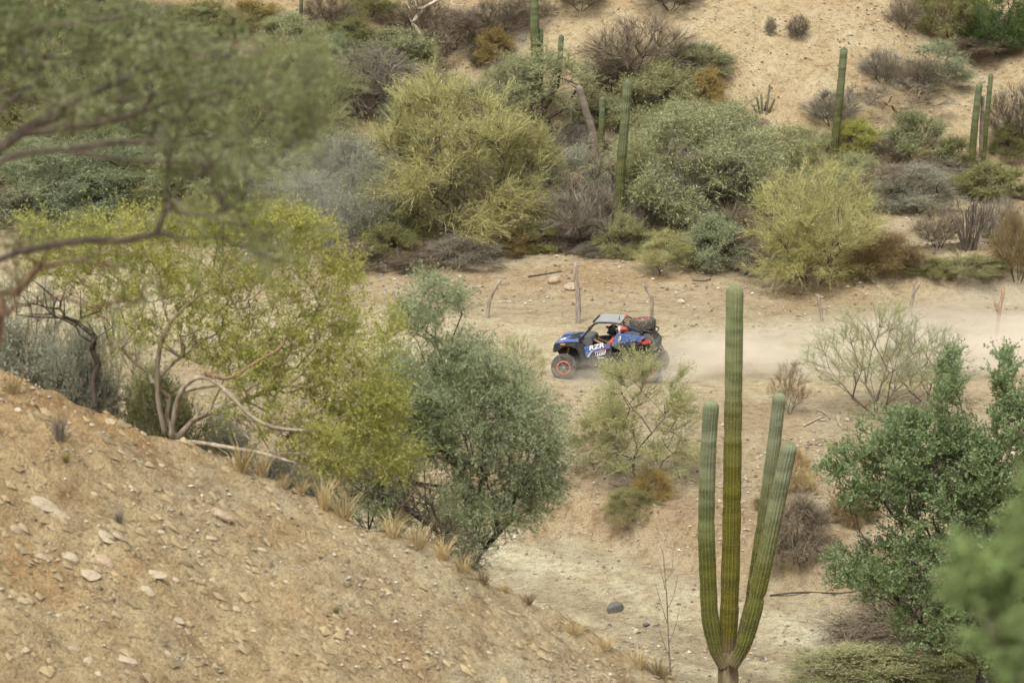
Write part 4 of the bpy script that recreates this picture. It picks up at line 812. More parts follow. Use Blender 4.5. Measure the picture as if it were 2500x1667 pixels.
post('low crooked stake left of the dirt berm behind the yellow-green tree', (2104, 672), [(2098, 660), (2094, 657)], 6)
# white pipe frame seen through the yellow tree
fg = at_depth(660, 84.0); fr = empty('pipe_frame', fg); tag(fr, 'white pipe frame standing behind the yellow tree', 'frame'); M['white'] = plain('white_paint', (0.75, 0.74, 0.70), .5, dust=.3)
fh = z_at(620, 84.0)-fg.z
def fx(u): return (u-660)/F*zc_of(fg)
for a, b_ in [((fx(600), 0, 0), (fx(600), 0, fh)), ((fx(710), 0, 0), (fx(710), 0, fh)), ((fx(745), 2.2, 0), (fx(745), 2.2, fh)), ((fx(635), 2.2, 0), (fx(635), 2.2, fh))]:
    limb('upright', [a, b_], .022, .022, M['white'], fr, 8, 1, 0, 3)
for a, b_ in [((fx(600), 0, fh), (fx(710), 0, fh)), ((fx(710), 0, fh), (fx(745), 2.2, fh)), ((fx(635), 2.2, fh), (fx(745), 2.2, fh)), ((fx(600), 0, fh), (fx(635), 2.2, fh))]:
    limb('rail', [a, b_], .022, .022, M['white'], fr, 8, 1, 0, 3)
dt = ground_at(1640, 1680, 38, 60); dtr = empty('dead_twig', dt); tag(dtr, 'single thin dead twig plant left of the near cactus foot', 'shrub')
def dq(u, v): return np.array(pt(u, v, dt.y))-np.array(dt)
limb('stem', [(0, 0, -.1), dq(1632, 1560), dq(1628, 1450), dq(1618, 1340)], .02, .006, M['wood'], dtr, 5, 3)
for i, (v0, u1, v1) in enumerate([(1600, 1600, 1500), (1570, 1662, 1470), (1520, 1598, 1420), (1490, 1655, 1400), (1440, 1606, 1370), (1420, 1645, 1350), (1380, 1612, 1330)]):
    limb('twig', [dq(1631-(1560-v0)*.06, v0), dq((1630+u1)/2+3, (v0+v1)/2+14), dq(u1, v1)], .008, .003, M['wood'], dtr, 4, i, n=7)
def fallen(label, pts, wpx, mat='woodp', ymin=44):
    q = [ground_at(u, v, ymin) for u, v in pts]; k = zc_of(q[0])/F; r = wpx*k*.5
    o = limb('fallen_branch', [np.array(p)+np.array((0, 0, r*.7)) for p in q], r, r*.55, M[mat], None, 6, int(pts[0][0]), .2, 12)
    tag(o, label, 'branch', 'dead wood lying on the ground'); return o
fallen('pale dead branch on the dirt left of the fanned tree\'s foot', [(1962, 1042), (1985, 1030), (2003, 1022), (2012, 1020)], 7)
fallen('curved dead stick above the pale dead branch', [(1992, 1003), (2008, 1006), (2022, 1018)], 5)
fallen('upright-looking pale dead stub right of the pale dead branch', [(2044, 1025), (2050, 1040), (2060, 1050)], 7)
fallen('long dead branch on the bank under the bare arching tree', [(1290, 678), (1330, 672), (1372, 664)], 5, 'woodd', 60)
fallen('dead log lying on the bank right of the yellow sapling', [(1690, 685), (1715, 688), (1735, 684)], 7, 'wood', 60)
fallen('long thin dead branch on the wash bank under the big green shrub', [(1880, 1455), (1960, 1447), (2060, 1452), (2140, 1440)], 5, 'woodd')
fallen('brown log on the red soil behind the near branches\' end', [(800, 258), (830, 262), (858, 268)], 8, 'woodr', 88)
fallen('dead twig heap stick at the arching tree foot', [(1380, 625), (1430, 608), (1480, 598)], 6, 'woodd', 60)

# ------------------------------------------------------------------ rocks, stones, pebbles
def rock_mesh(seed, sub=2, flat=.6, jag=.28):
    bm = bmesh.new(); bmesh.ops.create_icosphere(bm, subdivisions=sub, radius=1); g = random.Random(seed)
    pl = [(Vector((g.gauss(0, 1), g.gauss(0, 1), g.gauss(0, 1))).normalized(), g.uniform(.55, .95)) for _ in range(9)]
    for v in bm.verts:
        for n_, d in pl:
            e = v.co.dot(n_)-d
            if e > 0: v.co -= n_*e*.9
        v.co *= 1+g.uniform(-jag, jag)*.15; v.co.z *= flat
    me = bpy.data.meshes.new('stone'); bm.to_mesh(me); bm.free(); return me
ROCKS = [rock_mesh(i, 2, [.55, .7, .45, .6, .8, .4][i % 6]) for i in range(6)]
RG = random.Random(3)
def stone(name, label, p, size, mat, group=None, rot=None, sc=None, slope=False):
    o = obj_me(name, ROCKS[RG.randrange(6)]); o.location = (p[0], p[1], p[2]+size*.15); sx, sy, sz = sc or (RG.uniform(.8, 1.25), RG.uniform(.7, 1.1), RG.uniform(.8, 1.1))
    o.scale = (size*.5*sx, size*.5*sy, size*.5*sz); o.rotation_euler = rot or (RG.uniform(-.3, .3), RG.uniform(-.3, .3), RG.uniform(0, 6.28))
    if not len(o.data.materials): o.data.materials.append(M[mat])
    o.material_slots[0].link = 'OBJECT'; o.material_slots[0].material = M[mat]
    return tag(o, label, 'stone', group)
for lb, u, v, wpx, mt, ymin in [
    ('dark grey boulder in the dry wash left of the near cactus', 1502, 1492, 46, 'stoned', 44), ('rounded tan boulder on the bank behind the straight fence post', 1352, 690, 36, 'stoneb', 60),
    ('brown boulder right behind the straight fence post', 1398, 706, 44, 'stoneb', 60), ('small grey round stone on the bank under the arching bare tree', 1360, 628, 15, 'stone', 60),
    ('dark flat stone on the bank far left of the posts', 945, 655, 17, 'stoned', 60), ('dark block on the dirt bank left of the berm', 1825, 668, 18, 'stoned', 60),
    ('brown stone beside the pale dead branch', 2008, 1028, 20, 'stoneb', 44), ('brown stone beside the pale dead stub', 2046, 1022, 16, 'stoneb', 44),
    ('grey lump on the dirt right of the near cactus arms', 2025, 1260, 34, 'stoned', 44), ('pale stone right of the smallest cactus arm tip', 1953, 1102, 16, 'stone', 44),
    ('tan stone on the bank between post and yellow sapling', 1485, 688, 14, 'stoneb', 60), ('pale flat rock on the bank above the near cactus top', 1662, 740, 24, 'stone', 60),
    ('pale stone above the track left of the near cactus top', 1695, 620, 14, 'stone', 60), ('grey stone low in the wash near the bottom edge', 1985, 1648, 24, 'stone', 40),
    ('bluish stone low in the wash right of the cactus foot', 2022, 1640, 20, 'stoned', 40), ('grey stone left of the cactus foot', 1555, 1545, 24, 'stone', 40),
    ('brown stone on the berm front', 2190, 720, 13, 'stoneb', 60), ('grey stone in the gravel below the dark boulder', 1578, 1528, 20, 'stoned', 40),
    ('stone in the middle of the wash, brown and angular', 1492, 1345, 18, 'stoneb', 44), ('white stone on the wash bank at right of the green bank shrub', 1560, 1318, 12, 'stone', 44),
    ('round dark rock high on the bare sand', 1412, 166, 11, 'stoned', 90), ('small dark rock in the middle of the open sand', 1966, 146, 9, 'stoned', 90)]:
    p = ground_at(u, v, ymin); stone('boulder' if wpx > 30 else 'stone', lb, p, wpx/F*zc_of(p), mt)
# stones on the near slope: the big ones one by one
SLOPE = [(110, 1240, 90, .25, 'stone'), (150, 1262, 60, .3, 'stone'), (262, 1325, 62, .35, 'stone'), (290, 1312, 40, .6, 'stone'), (172, 1365, 50, .5, 'stone'), (222, 1408, 62, .55, 'stone'), (385, 1405, 58, .3, 'stone'),
         (540, 1270, 75, .5, 'stoneb'), (515, 1315, 34, .5, 'stone'), (440, 1518, 40, .7, 'stone'), (455, 1545, 32, .6, 'stone'), (310, 1620, 62, .4, 'stone'), (215, 1622, 30, .8, 'stone'), (240, 1650, 22, .8, 'stone'), (100, 1360, 40, .6, 'stoneb'),
         (255, 1372, 60, .3, 'stoneb'), (360, 1450, 46, .5, 'stone'), (430, 1420, 22, .8, 'stone'), (395, 1312, 24, .7, 'stone'), (320, 1190, 16, .8, 'stone'), (230, 1210, 20, .6, 'stone'), (300, 1115, 30, .5, 'stone'), (395, 1140, 18, .7, 'stone'),
         (270, 1035, 36, .4, 'stone'), (225, 1038, 18, .7, 'stone'), (195, 945, 46, .8, 'stoned'), (215, 962, 30, .8, 'stoned'), (110, 948, 26, .4, 'stone'), (470, 1150, 26, .6, 'stoneb'), (680, 1250, 18, .7, 'stone'), (832, 1292, 16, .8, 'stone'),
         (880, 1323, 16, .8, 'stone'), (745, 1340, 20, .6, 'stone'), (668, 1440, 26, .7, 'stone'), (700, 1430, 16, .7, 'stone'), (858, 1545, 20, .8, 'stone'), (915, 1530, 16, .7, 'stone'), (545, 1592, 14, .9, 'stone'), (825, 1575, 16, .8, 'stone'),
         (820, 1595, 14, .8, 'stone'), (990, 1632, 18, .8, 'stone'), (1195, 1603, 18, .8, 'stone'), (1192, 1497, 14, .8, 'stone'), (1345, 1622, 18, .8, 'stone'), (1068, 1598, 14, .8, 'stone'), (575, 1490, 34, .4, 'stoneb'), (610, 1400, 26, .6, 'stoneb'),
         (640, 1345, 30, .5, 'stone'), (770, 1420, 18, .6, 'stoneb'), (520, 1420, 26, .6, 'stone'), (60, 1480, 34, .6, 'stone'), (40, 1300, 40, .5, 'stoneb'), (145, 1505, 22, .7, 'stone'), (180, 1590, 36, .5, 'stoneb'), (60, 1590, 30, .6, 'stone'),
         (410, 1600, 30, .4, 'stoneb'), (500, 1560, 26, .6, 'stoneb'), (620, 1545, 18, .8, 'stone'), (690, 1590, 20, .7, 'stoneb'), (930, 1420, 16, .7, 'stone'), (1010, 1455, 14, .8, 'stone'), (1100, 1480, 14, .8, 'stoneb'), (350, 1060, 20, .6, 'stoneb'), (45, 1010, 22, .6, 'stone')]
AREA_U = [(180, 'far left'), (420, 'left'), (700, 'centre'), (1000, 'right'), (9999, 'narrow right end')]
AREA_V = [(1100, 'near the crest'), (1260, 'upper part'), (1400, 'middle'), (1540, 'lower part'), (9999, 'bottom edge')]
seen_lb = {}
for u, v, wpx, asp, mt in sorted(SLOPE, key=lambda q: -q[2]):
    p = ground_at(u, v, 18, 40); s_ = wpx/F*zc_of(p)*.82
    size = 'largest' if wpx >= 75 else 'big' if wpx >= 45 else 'mid-sized' if wpx >= 26 else 'small'
    lb = '%s %s %s on the near slope, %s %s' % (size, {'stone': 'pale', 'stoneb': 'tan', 'stoned': 'dark grey'}[mt], 'slab' if asp < .45 else 'stone', next(t for k, t in AREA_U if u < k), next(t for k, t in AREA_V if v < k))
    k_ = seen_lb.get(lb, 0); seen_lb[lb] = k_+1
    if k_: lb = lb.replace(' on the ', [' next to another on the ', ' third of a few on the ', ' in a group on the '][min(k_-1, 2)], 1)
    stone('stone', lb, p-Vector((0, 0, s_*.09)), s_, 'stones' if mt == 'stone' and wpx > 22 else mt, 'stones on the near slope', rot=(.5+RG.uniform(-.3, .3), .46+RG.uniform(-.2, .2), RG.uniform(-.35, .35)), sc=(1.15, .55+.4*asp, max(asp*.8, .3)))
def pebbles(name, label, n, region, smin, smax, mat, seed, power=2.2, slab=False):
    rng = np.random.default_rng(seed); P = []; 
    x0, x1, y0, y1, fn = region; X = rng.uniform(x0, x1, n*3); Y = rng.uniform(y0, y1, n*3); keep = fn(X, Y) > rng.random(n*3); X, Y = X[keep][:n], Y[keep][:n]; Z = height(X, Y); n = len(X)
    base = np.array([[1, 0, 0], [-1, 0, 0], [0, 1, 0], [0, -1, 0], [0, 0, 1], [0, 0, -.4]], float); fc = np.array([[0, 2, 4], [2, 1, 4], [1, 3, 4], [3, 0, 4], [2, 0, 5], [1, 2, 5], [3, 1, 5], [0, 3, 5]])
    s_ = smin+(smax-smin)*rng.random(n)**power*1.0; V = base[None]*rng.uniform(.6, 1.3, (n, 6, 1)); a = rng.uniform(0, 6.28, n); c, s2 = np.cos(a)[:, None], np.sin(a)[:, None]
    V = np.stack([V[..., 0]*c-V[..., 1]*s2*.8, V[..., 0]*s2+V[..., 1]*c*.8, V[..., 2]*.6], -1)*s_[:, None, None]*.5 + np.stack([X, Y, Z+s_*.12], -1)[:, None]
    if slab:   # lie along the slope
        d_ = V-np.stack([X, Y, Z+s_*.12], -1)[:, None]; d_[..., 0] *= 1.5; d_[..., 2] = d_[..., 2] - .49*d_[..., 0] + .5*d_[..., 1]; V = d_+np.stack([X, Y, Z+s_*.10], -1)[:, None]
    me = mesh_np(name, V.reshape(-1, 3), (np.arange(n)[:, None, None]*6+fc[None]).reshape(-1, 3), mat, False)
    return tag(obj_me(name, me), label, kind='stuff')
def peb_mat():
    m, n, b = new_mat('mixed_pebbles'); ge = N(n, 'ShaderNodeNewGeometry')
    n.links.new(ramp(n, ge.outputs['Random Per Island'], [(0, (.10, .08, .062)), (.3, (.20, .155, .105)), (.6, (.31, .25, .165)), (.82, (.38, .335, .25)), (.9, (.25, .24, .22)), (1, (.52, .48, .39))]), b.inputs['Base Color']); b.inputs['Roughness'].default_value = .9
    return m
M['peb'] = peb_mat()
M['dirtclod'] = plain('dirt_clods', (0.255, 0.20, 0.115), .95, var=.4, scale=2.2)
def mk(a): return np.clip(a, 0, 1)
pebbles('pebbles', 'small stones scattered over the flat dirt', 16000, (-18, 26, 58, 104, lambda X, Y: mk(.25+1.6*fbm(X*.3, Y*.3, 201)+.5*sst(77, 82, Y)-.55*(1-sst(2, 4.5, np.abs(Y-road_c(X)-1))))), .03, .20, M['peb'], 1)
pebbles('pebbles', 'gravel of the dry wash and its bank', 15000, (-2, 16, 40, 62, lambda X, Y: mk(.22+1.8*fbm(X*.35, Y*.35, 202)+.75*(1-sst(-9, -6.5, wash_s(X, Y)))+.3*sst(0, 1, wash_s(X, Y)))), .02, .15, M['peb'], 2)
pebbles('pebbles', 'small stones scattered over the sandy hillside', 9000, (-14, 26, 103, 122, lambda X, Y: mk(.35+1.5*fbm(X*.3, Y*.3, 203))), .03, .22, M['peb'], 3)
pebbles('pebbles', 'dirt clods and crumbs of the near dirt slope', 15000, (-8.5, 3, 21, 31, lambda X, Y: mk(.45+1.6*fbm(X*.7, Y*.7, 214))), .012, .15, M['dirtclod'], 5, 7.0, True)
pebbles('pebbles', 'small stones and crumbs of the near dirt slope', 14000, (-8.5, 3, 21, 31, lambda X, Y: mk(.4+1.6*fbm(X*.8, Y*.8, 204))), .008, .085, M['peb'], 4, 3.2)

# ------------------------------------------------------------------ dry grass tufts
def tuft_mesh(seed, n=70):
    rng = np.random.default_rng(seed); a = rng.uniform(0, 6.28, n); th = rng.uniform(0, .75, n); L = rng.uniform(.5, 1.1, n)
    d = np.stack([np.sin(th)*np.cos(a), np.sin(th)*np.sin(a), np.cos(th)], -1); o = np.stack([np.cos(a)*rng.uniform(0, .18, n), np.sin(a)*rng.uniform(0, .18, n), -.05+0*a], -1)
    e1 = o+d*L[:, None]*.6; e2 = e1+nrm(d+np.stack([np.cos(a), np.sin(a), -.4+0*a], -1)*.5)*L[:, None]*.45; wv = nrm(np.cross(d, rvec(rng, n)))*.012
    V = np.stack([o-wv, o+wv, e1+wv*.8, e2, e1-wv*.8], 1).reshape(-1, 3); b = (np.arange(n)*5)[:, None]
    return mesh_mixed('tuft', V, b+np.array([[0, 1, 2, 4]]), b+np.array([[4, 2, 3]]), M['straw'])
TUFT = [tuft_mesh(i) for i in range(3)]
TG = random.Random(8)
ORD = 'first second third fourth fifth sixth seventh eighth ninth tenth eleventh twelfth thirteenth fourteenth fifteenth sixteenth seventeenth eighteenth nineteenth twentieth twenty-first twenty-second'.split()
for i, (u, v, wpx, hpx, mt) in enumerate(sorted([(430, 1040, 90, 80, 'straw'), (470, 1058, 80, 70, 'straw'), (590, 1150, 120, 110, 'straw'), (640, 1168, 100, 90, 'straw'), (690, 1195, 70, 60, 'straw'), (790, 1245, 90, 110, 'straw'), (840, 1262, 110, 100, 'straw'), (900, 1290, 90, 60, 'greyt'),
        (960, 1312, 110, 90, 'straw'), (1020, 1340, 130, 90, 'straw'), (1080, 1370, 90, 80, 'straw'), (1130, 1400, 110, 70, 'straw'), (1180, 1425, 80, 60, 'rust'), (1290, 1480, 80, 40, 'rust'), (1400, 1545, 90, 50, 'straw'), (1480, 1588, 80, 50, 'straw'), (1560, 1630, 120, 70, 'straw'), (1610, 1655, 110, 80, 'rust'),
        (330, 990, 80, 60, 'straw'), (520, 1100, 80, 70, 'straw'), (735, 1215, 70, 60, 'straw'), (1230, 1448, 70, 40, 'straw')])):
    p = ground_at(u, v, 18, 46); k = zc_of(p)/F; t = obj_me('grass_tuft', TUFT[i % 3]); t.location = p; t.rotation_euler = (0, 0, TG.uniform(0, 6)); t.scale = (wpx*k*.7, wpx*k*.7, hpx*k*.95)
    t.material_slots[0].link = 'OBJECT'; t.material_slots[0].material = M[mt]
    tag(t, '%s tuft, %s from the left along the near slope edge' % ({'straw': 'dry straw', 'rust': 'rusty brown dry', 'greyt': 'grey dead'}[mt], ORD[i]), 'grass', 'dry tufts along the slope edge')
for u, v, wpx, hpx, mt, lb in [(145, 1085, 90, 110, 'greyt', 'dark dry little bush on the near slope at left'), (290, 1280, 60, 60, 'greyt', 'small grey dry weed in the middle of the near slope'), (160, 1130, 50, 40, 'olive', 'small green weed below the dark dry bush on the slope'), (30, 960, 120, 70, 'straw', 'pale dry grass at the left edge on the orange crest'),
        (820, 1500, 40, 26, 'olive', 'tiny green weed on the slope right part'), (2350, 660, 200, 60, 'palo2', 'pale green grass patch behind the dirt berm')]:
    p = ground_at(u, v, 18 if v > 900 else 80, 130); k = zc_of(p)/F; t = obj_me('weed', TUFT[1]); t.location = p; t.scale = (wpx*k*.7, wpx*k*.7, hpx*k*.95); t.material_slots[0].link = 'OBJECT'; t.material_slots[0].material = M[mt]; tag(t, lb, 'weed')
# ------------------------------------------------------------------ the buggy (local axes: x forward, y left, z up)
M['blue_p'] = plain('blue_body', (0.04, 0.095, 0.29), .36, var=.1, scale=4, dust=.4)
M['blk'] = plain('black_plastic', (0.024, 0.025, 0.028), .5, var=.2, scale=5, dust=.13)
M['dgrey'] = plain('grey_plastic', (0.085, 0.088, 0.09), .55, var=.2, scale=5, dust=.15)
M['roofg'] = plain('grey_roof', (0.24, 0.255, 0.265), .45, .0, .08, 5, dust=.3)
M['tyre'] = plain('dusty_tyre', (0.045, 0.043, 0.04), .9, var=.3, scale=7, dust=.32)
M['red'] = plain('red_paint', (0.40, 0.03, 0.025), .4, var=.15, dust=.3)
M['ored'] = plain('orange_red_ring', (0.42, 0.065, 0.028), .5, var=.15, dust=.45)
M['steel'] = plain('steel', (0.55, 0.55, 0.55), .35, .6, .1, dust=.2)
M['wht'] = plain('white_decal', (0.8, 0.8, 0.79), .5, var=.03)
M['silver'] = plain('silver_decal', (0.42, 0.43, 0.44), .4, var=.05)
M['amber'] = plain('amber_lens', (0.75, 0.33, 0.02), .2, var=.05)
M['lens'] = plain('clear_lens', (0.75, 0.77, 0.78), .1, var=.05)
M['skin'] = plain('tanned_skin', (0.33, 0.18, 0.11), .55, var=.08)
M['shirt'] = plain('black_red_shirt', (0.03, 0.028, 0.03), .8, var=.2)
M['shirtr'] = plain('red_shirt', (0.45, 0.04, 0.035), .8, var=.12)
M['glove'] = plain('brown_sleeve', (0.24, 0.145, 0.09), .75, var=.12)
M['helmet'] = plain('black_helmet', (0.015, 0.015, 0.017), .3, var=.1)
c1, c2 = ground_at(1371, 930, 60), ground_at(1587, 928, 60)
mid = (c1+c2)/2; TH = math.radians(180-12.5)
fwd = Vector((math.cos(TH), math.sin(TH), 0)); lft = Vector((-math.sin(TH), math.cos(TH), 0))
base = mid - lft*0.78*.94; base.z = hgt(mid.x, mid.y)+0.02
CAR = empty('off_road_buggy', base, TH); CAR.scale = (.94, .94, .94)
tag(CAR, 'blue and black open off-road buggy driving on the dirt track', 'buggy')
def prism(name, pts, y0, y1, mat, parent=None, bev=.012, taper=None):
    """side outline (x,z) pulled from y0 to y1; taper gives the outline at y1"""
    bm = bmesh.new(); q = taper or pts; a = [bm.verts.new((x, y0, z)) for x, z in pts]; b = [bm.verts.new((x, y1, z)) for x, z in q]; n = len(pts)
    bm.faces.new(a); bm.faces.new(b[::-1])
    for i in range(n): bm.faces.new((a[i], b[i], b[(i+1) % n], a[(i+1) % n]))
    if bev: bmesh.ops.bevel(bm, geom=bm.edges[:], offset=bev, segments=2, affect='EDGES', clamp_overlap=True)
    return obj_bm(name, bm, M[mat], parent or CAR)
def pipe(name, pts, r, mat, parent=None, n=None): return limb(name, pts, r, r, M[mat], parent or CAR, 8, 0, 0, n or max(6, 6*(len(pts)-1)))
def lathe(name, prof, mat, parent, seg=40, axis='y', fn=None):
    bm = bmesh.new(); rows = []
    for j in range(seg):
        a = 2*math.pi*j/seg; rows.append([bm.verts.new((r*math.cos(a)*(fn(j, k) if fn else 1), h_, r*math.sin(a)*(fn(j, k) if fn else 1))) for k, (r, h_) in enumerate(prof)])
    for j in range(seg):
        for k in range(len(prof)-1): bm.faces.new((rows[j][k], rows[j][k+1], rows[(j+1) % seg][k+1], rows[(j+1) % seg][k]))
    return obj_bm(name, bm, M[mat], parent)
def wheel(name, loc, side, rot=(0, 0, 0), parent=None, r=.39):
    w_ = empty(name, loc); w_.parent = parent or CAR; w_.rotation_euler = rot; W = .14*side
    prof = [(.21, -W*.9), (.24, -W*1.05), (.33, -W*1.08), (.365, -W*.98), (.385, -W*.72), (r, -W*.35), (r+.003, 0), (r, W*.35), (.385, W*.72), (.365, W*.98), (.33, W*1.08), (.24, W*1.05), (.21, W*.9)]
    lathe('tyre', prof, 'tyre', w_, 72, fn=lambda j, k: 1.0 + (.022 if 3 <= k <= 9 and ((j + (1 if k % 2 else 0)) % 3 == 0) else 0))
    lathe('beadlock_ring', [(.172, W*.92), (.175, W*1.12), (.20, W*1.13), (.215, W*1.04), (.215, W*.8)], 'ored', w_, 36, fn=lambda j, k: 1.02 if j % 3 == 0 and k == 3 else 1)
    lathe('rim', [(.0, W*.55), (.05, W*.62), (.06, W*.55), (.14, W*.6), (.172, W*.92), (.2, W*.9), (.2, -W*.9), (.0, -W*.7)], 'blk', w_, 28)
    for k in range(6):
        a = k*math.pi/3; bm = bmesh.new(); q = []
        for rr, ww in ((.035, .022), (.17, .014)):
            for s_ in (-1, 1):
                for yy in (W*.66, W*.86): q.append(bm.verts.new((rr*math.cos(a)-s_*ww*math.sin(a), yy, rr*math.sin(a)+s_*ww*math.cos(a))))
        bmesh.ops.convex_hull(bm, input=q); obj_bm('spoke', bm, M['dgrey'], w_)
    lathe('hub', [(0, W*.98), (.022, W*.97), (.03, W*.9), (.03, W*.6)], 'steel', w_, 14)
    return w_
FX, RX = 1.29, -1.29
for x, y, nm_ in ((FX, .76, 'wheel'), (RX, .78, 'wheel'), (FX, -.76, 'wheel'), (RX, -.78, 'wheel')):
    wheel(nm_, (x, y, .39), 1 if y > 0 else -1, (0, 0, math.radians(3) if x > 0 else 0))
# chassis and floor
prism('floor_pan', [(.95, .40), (.85, .50), (-.9, .52), (-1.05, .42), (-.6, .34), (.7, .34)], -.56, .56, 'blk')
prism('nose_frame', [(1.62, .80), (1.56, .92), (.9, .95), (.85, .42), (1.2, .44), (1.5, .62)], -.34, .34, 'blk')
prism('engine_block', [(-.55, .45), (-.5, 1.05), (-1.15, 1.12), (-1.42, .95), (-1.38, .55), (-1.1, .44)], -.36, .36, 'blk')
prism('bumper', [(1.70, .72), (1.74, .80), (1.70, .90), (1.62, .86), (1.60, .74)], -.36, .36, 'dgrey')
# hood
prism('hood', [(1.70, .96), (1.66, 1.03), (1.25, 1.14), (.82, 1.25), (.72, 1.20), (.80, 1.02), (1.3, .95)], -.50, .50, 'blue_p', bev=.03)
prism('hood_scoop', [(1.30, 1.14), (1.05, 1.24), (.92, 1.27), (.88, 1.20), (1.2, 1.12)], .14, .36, 'blk'); prism('hood_scoop', [(1.30, 1.14), (1.05, 1.24), (.92, 1.27), (.88, 1.20), (1.2, 1.12)], -.36, -.14, 'blk')
prism('number_plate', [(1.56, 1.06), (1.40, 1.112), (1.39, 1.10), (1.55, 1.05)], -.08, .12, 'wht', bev=0)
for s_ in (1, -1):
    a, b_ = (.46, .80) if s_ > 0 else (-.80, -.46)
    prism('fender', [(1.50, .86), (1.62, 1.00), (1.52, 1.09), (1.25, 1.13), (.80, 1.15), (.70, 1.08), (.62, .72), (.56, .50), (.72, .50), (.80, .78), (.90, .98), (1.1, 1.05), (1.36, 1.02), (1.45, .88)], a, b_, 'blk', bev=.015)
    prism('fender_cap', [(1.66, .99), (1.54, 1.10), (1.26, 1.145), (.84, 1.165), (.86, 1.19), (1.28, 1.175), (1.56, 1.12)], a*.9, b_*.97, 'blue_p', bev=.01)
    hl = (.40, .70) if s_ > 0 else (-.70, -.40)
    prism('headlight', [(1.70, .96), (1.66, 1.01), (1.58, 1.02), (1.60, .97)], *hl, 'lens', bev=.006)
    yo_ = (.795, .812) if s_ > 0 else (-.812, -.795)
    prism('marker_lamp', [(1.40, 1.065), (1.40, 1.10), (1.25, 1.115), (1.26, 1.08)], *yo_, 'amber', bev=.004)
    # door
    d0, d1 = (.60, .74) if s_ > 0 else (-.74, -.60)
    door = prism('door', [(.77, 1.00), (.62, .68), (.56, .50), (-.16, .50), (-.16, 1.16), (.30, 1.10)], d0, d1, 'blk')
    e0, e1 = (.735, .752) if s_ > 0 else (-.752, -.735)
    prism('blue_panel', [(.775, 1.0), (.60, .715), (.54, .715), (.46, .86), (-.10, 1.02), (-.14, 1.155), (.30, 1.105), (.62, 1.05)], e0, e1, 'blue_p', door, .006)
    f0, f1 = (.753, .757) if s_ > 0 else (-.757, -.753)
    prism('silver_stripe', [(.60, .715), (.54, .715), (.44, .885), (.40, .915), (.45, .925)], f0, f1, 'silver', door, 0)
    prism('red_stripe', [(.30, .935), (.0, 1.01), (-.12, 1.035), (-.12, 1.06), (.0, 1.035), (.22, .965)], f0, f1, 'red', door, 0)
    prism('rocker', [(.80, .52), (.72, .46), (-.75, .46), (-.72, .54), (-.2, .56), (.6, .56)], *((.50, .76) if s_ > 0 else (-.76, -.50)), 'blk')
    # rear flank
    g0, g1 = (.56, .735) if s_ > 0 else (-.735, -.56)
    fl = prism('rear_flank', [(-.165, 1.155), (-.22, 1.32), (-.31, 1.47), (-.46, 1.45), (-1.17, 1.40), (-1.05, 1.29), (-.42, 1.20), (-.17, 1.06)], g0, g1, 'blue_p', bev=.012)
    prism('flank_window', [(-.48, 1.43), (-.56, 1.53), (-.98, 1.50), (-1.02, 1.42)], *((.52, .60) if s_ > 0 else (-.60, -.52)), 'dgrey', fl, .006)
    prism('side_scoop', [(-.20, 1.10), (-.34, 1.17), (-1.06, 1.265), (-1.10, 1.22), (-.95, 1.15), (-.64, 1.07), (-.28, 1.0)], *((.60, .80) if s_ > 0 else (-.80, -.60)), 'blk', fl)
    prism('red_accent', [(-.93, 1.265), (-1.04, 1.31), (-1.09, 1.27), (-1.03, 1.245)], *((.72, .755) if s_ > 0 else (-.755, -.72)), 'red', fl, .004)
    t0, t1 = (.48, .74) if s_ > 0 else (-.74, -.48)
    prism('tail_lamp', [(-1.06, 1.24), (-1.24, 1.31), (-1.34, 1.24), (-1.30, 1.205), (-1.10, 1.17)], t0, t1, 'red', bev=.01)
    # wheel arms and shocks
    for xx, xi in ((FX, .95), (RX, -.75)):
        pipe('suspension_arm', [(xi, s_*.30, .52), (xx, s_*.64, .40)], .024, 'dgrey'); pipe('suspension_arm', [(xi+(.45 if xx > 0 else -.5), s_*.28, .50), (xx, s_*.64, .36)], .022, 'dgrey')
    for xa, za, xb, zb in ((FX-.12, 1.02, FX-.02, .47), (-.76, 1.14, -1.0, .52)):
        top_, bot = Vector((xa, s_*.58, za)), Vector((xb, s_*.64, zb)); sh = empty('shock_absorber', top_); sh.parent = CAR; dvec = bot-top_; q_ = dvec.to_track_quat('Z', 'Y')
        L_ = dvec.length; sh.rotation_mode = 'QUATERNION'; sh.rotation_quaternion = q_
        limb('damper_body', [(0, 0, 0), (0, 0, L_*.42)], .034, .034, M['red'], sh, 10, 0, 0, 4); limb('rod', [(0, 0, L_*.40), (0, 0, L_)], .018, .018, M['steel'], sh, 8, 0, 0, 4)
        turns = 9; limb('coil_spring', [(.055*math.cos(t*2*math.pi/10), .055*math.sin(t*2*math.pi/10), L_*(.16+.8*t/(turns*10))) for t in range(turns*10+1)], .0085, .0085, M['steel'], sh, 5, 0, 0, turns*12)
    limb('radius_rod', [(-.45, s_*.42, .48), (RX, s_*.66, .42)], .022, .022, M['dgrey'], CAR, 8, 0, 0, 4)
    # roll cage
    pipe('cage_tube', [(.86, s_*.60, 1.18), (.42, s_*.60, 1.72), (.28, s_*.61, 1.765), (-.15, s_*.61, 1.775), (-.40, s_*.60, 1.74)], .028, 'blk', n=26)
    pipe('cage_tube', [(.78, s_*.50, 1.24), (.50, s_*.47, 1.62), (.40, s_*.47, 1.73)], .020, 'blk')
    pipe('cage_tube', [(-.15, s_*.61, 1.75), (-.33, s_*.62, 1.46), (-.36, s_*.62, 1.10)], .028, 'blk', n=16)
    pipe('cage_tube', [(-.40, s_*.60, 1.74), (-.72, s_*.57, 1.64), (-1.02, s_*.54, 1.52), (-1.08, s_*.53, 1.38)], .027, 'blk', n=18)
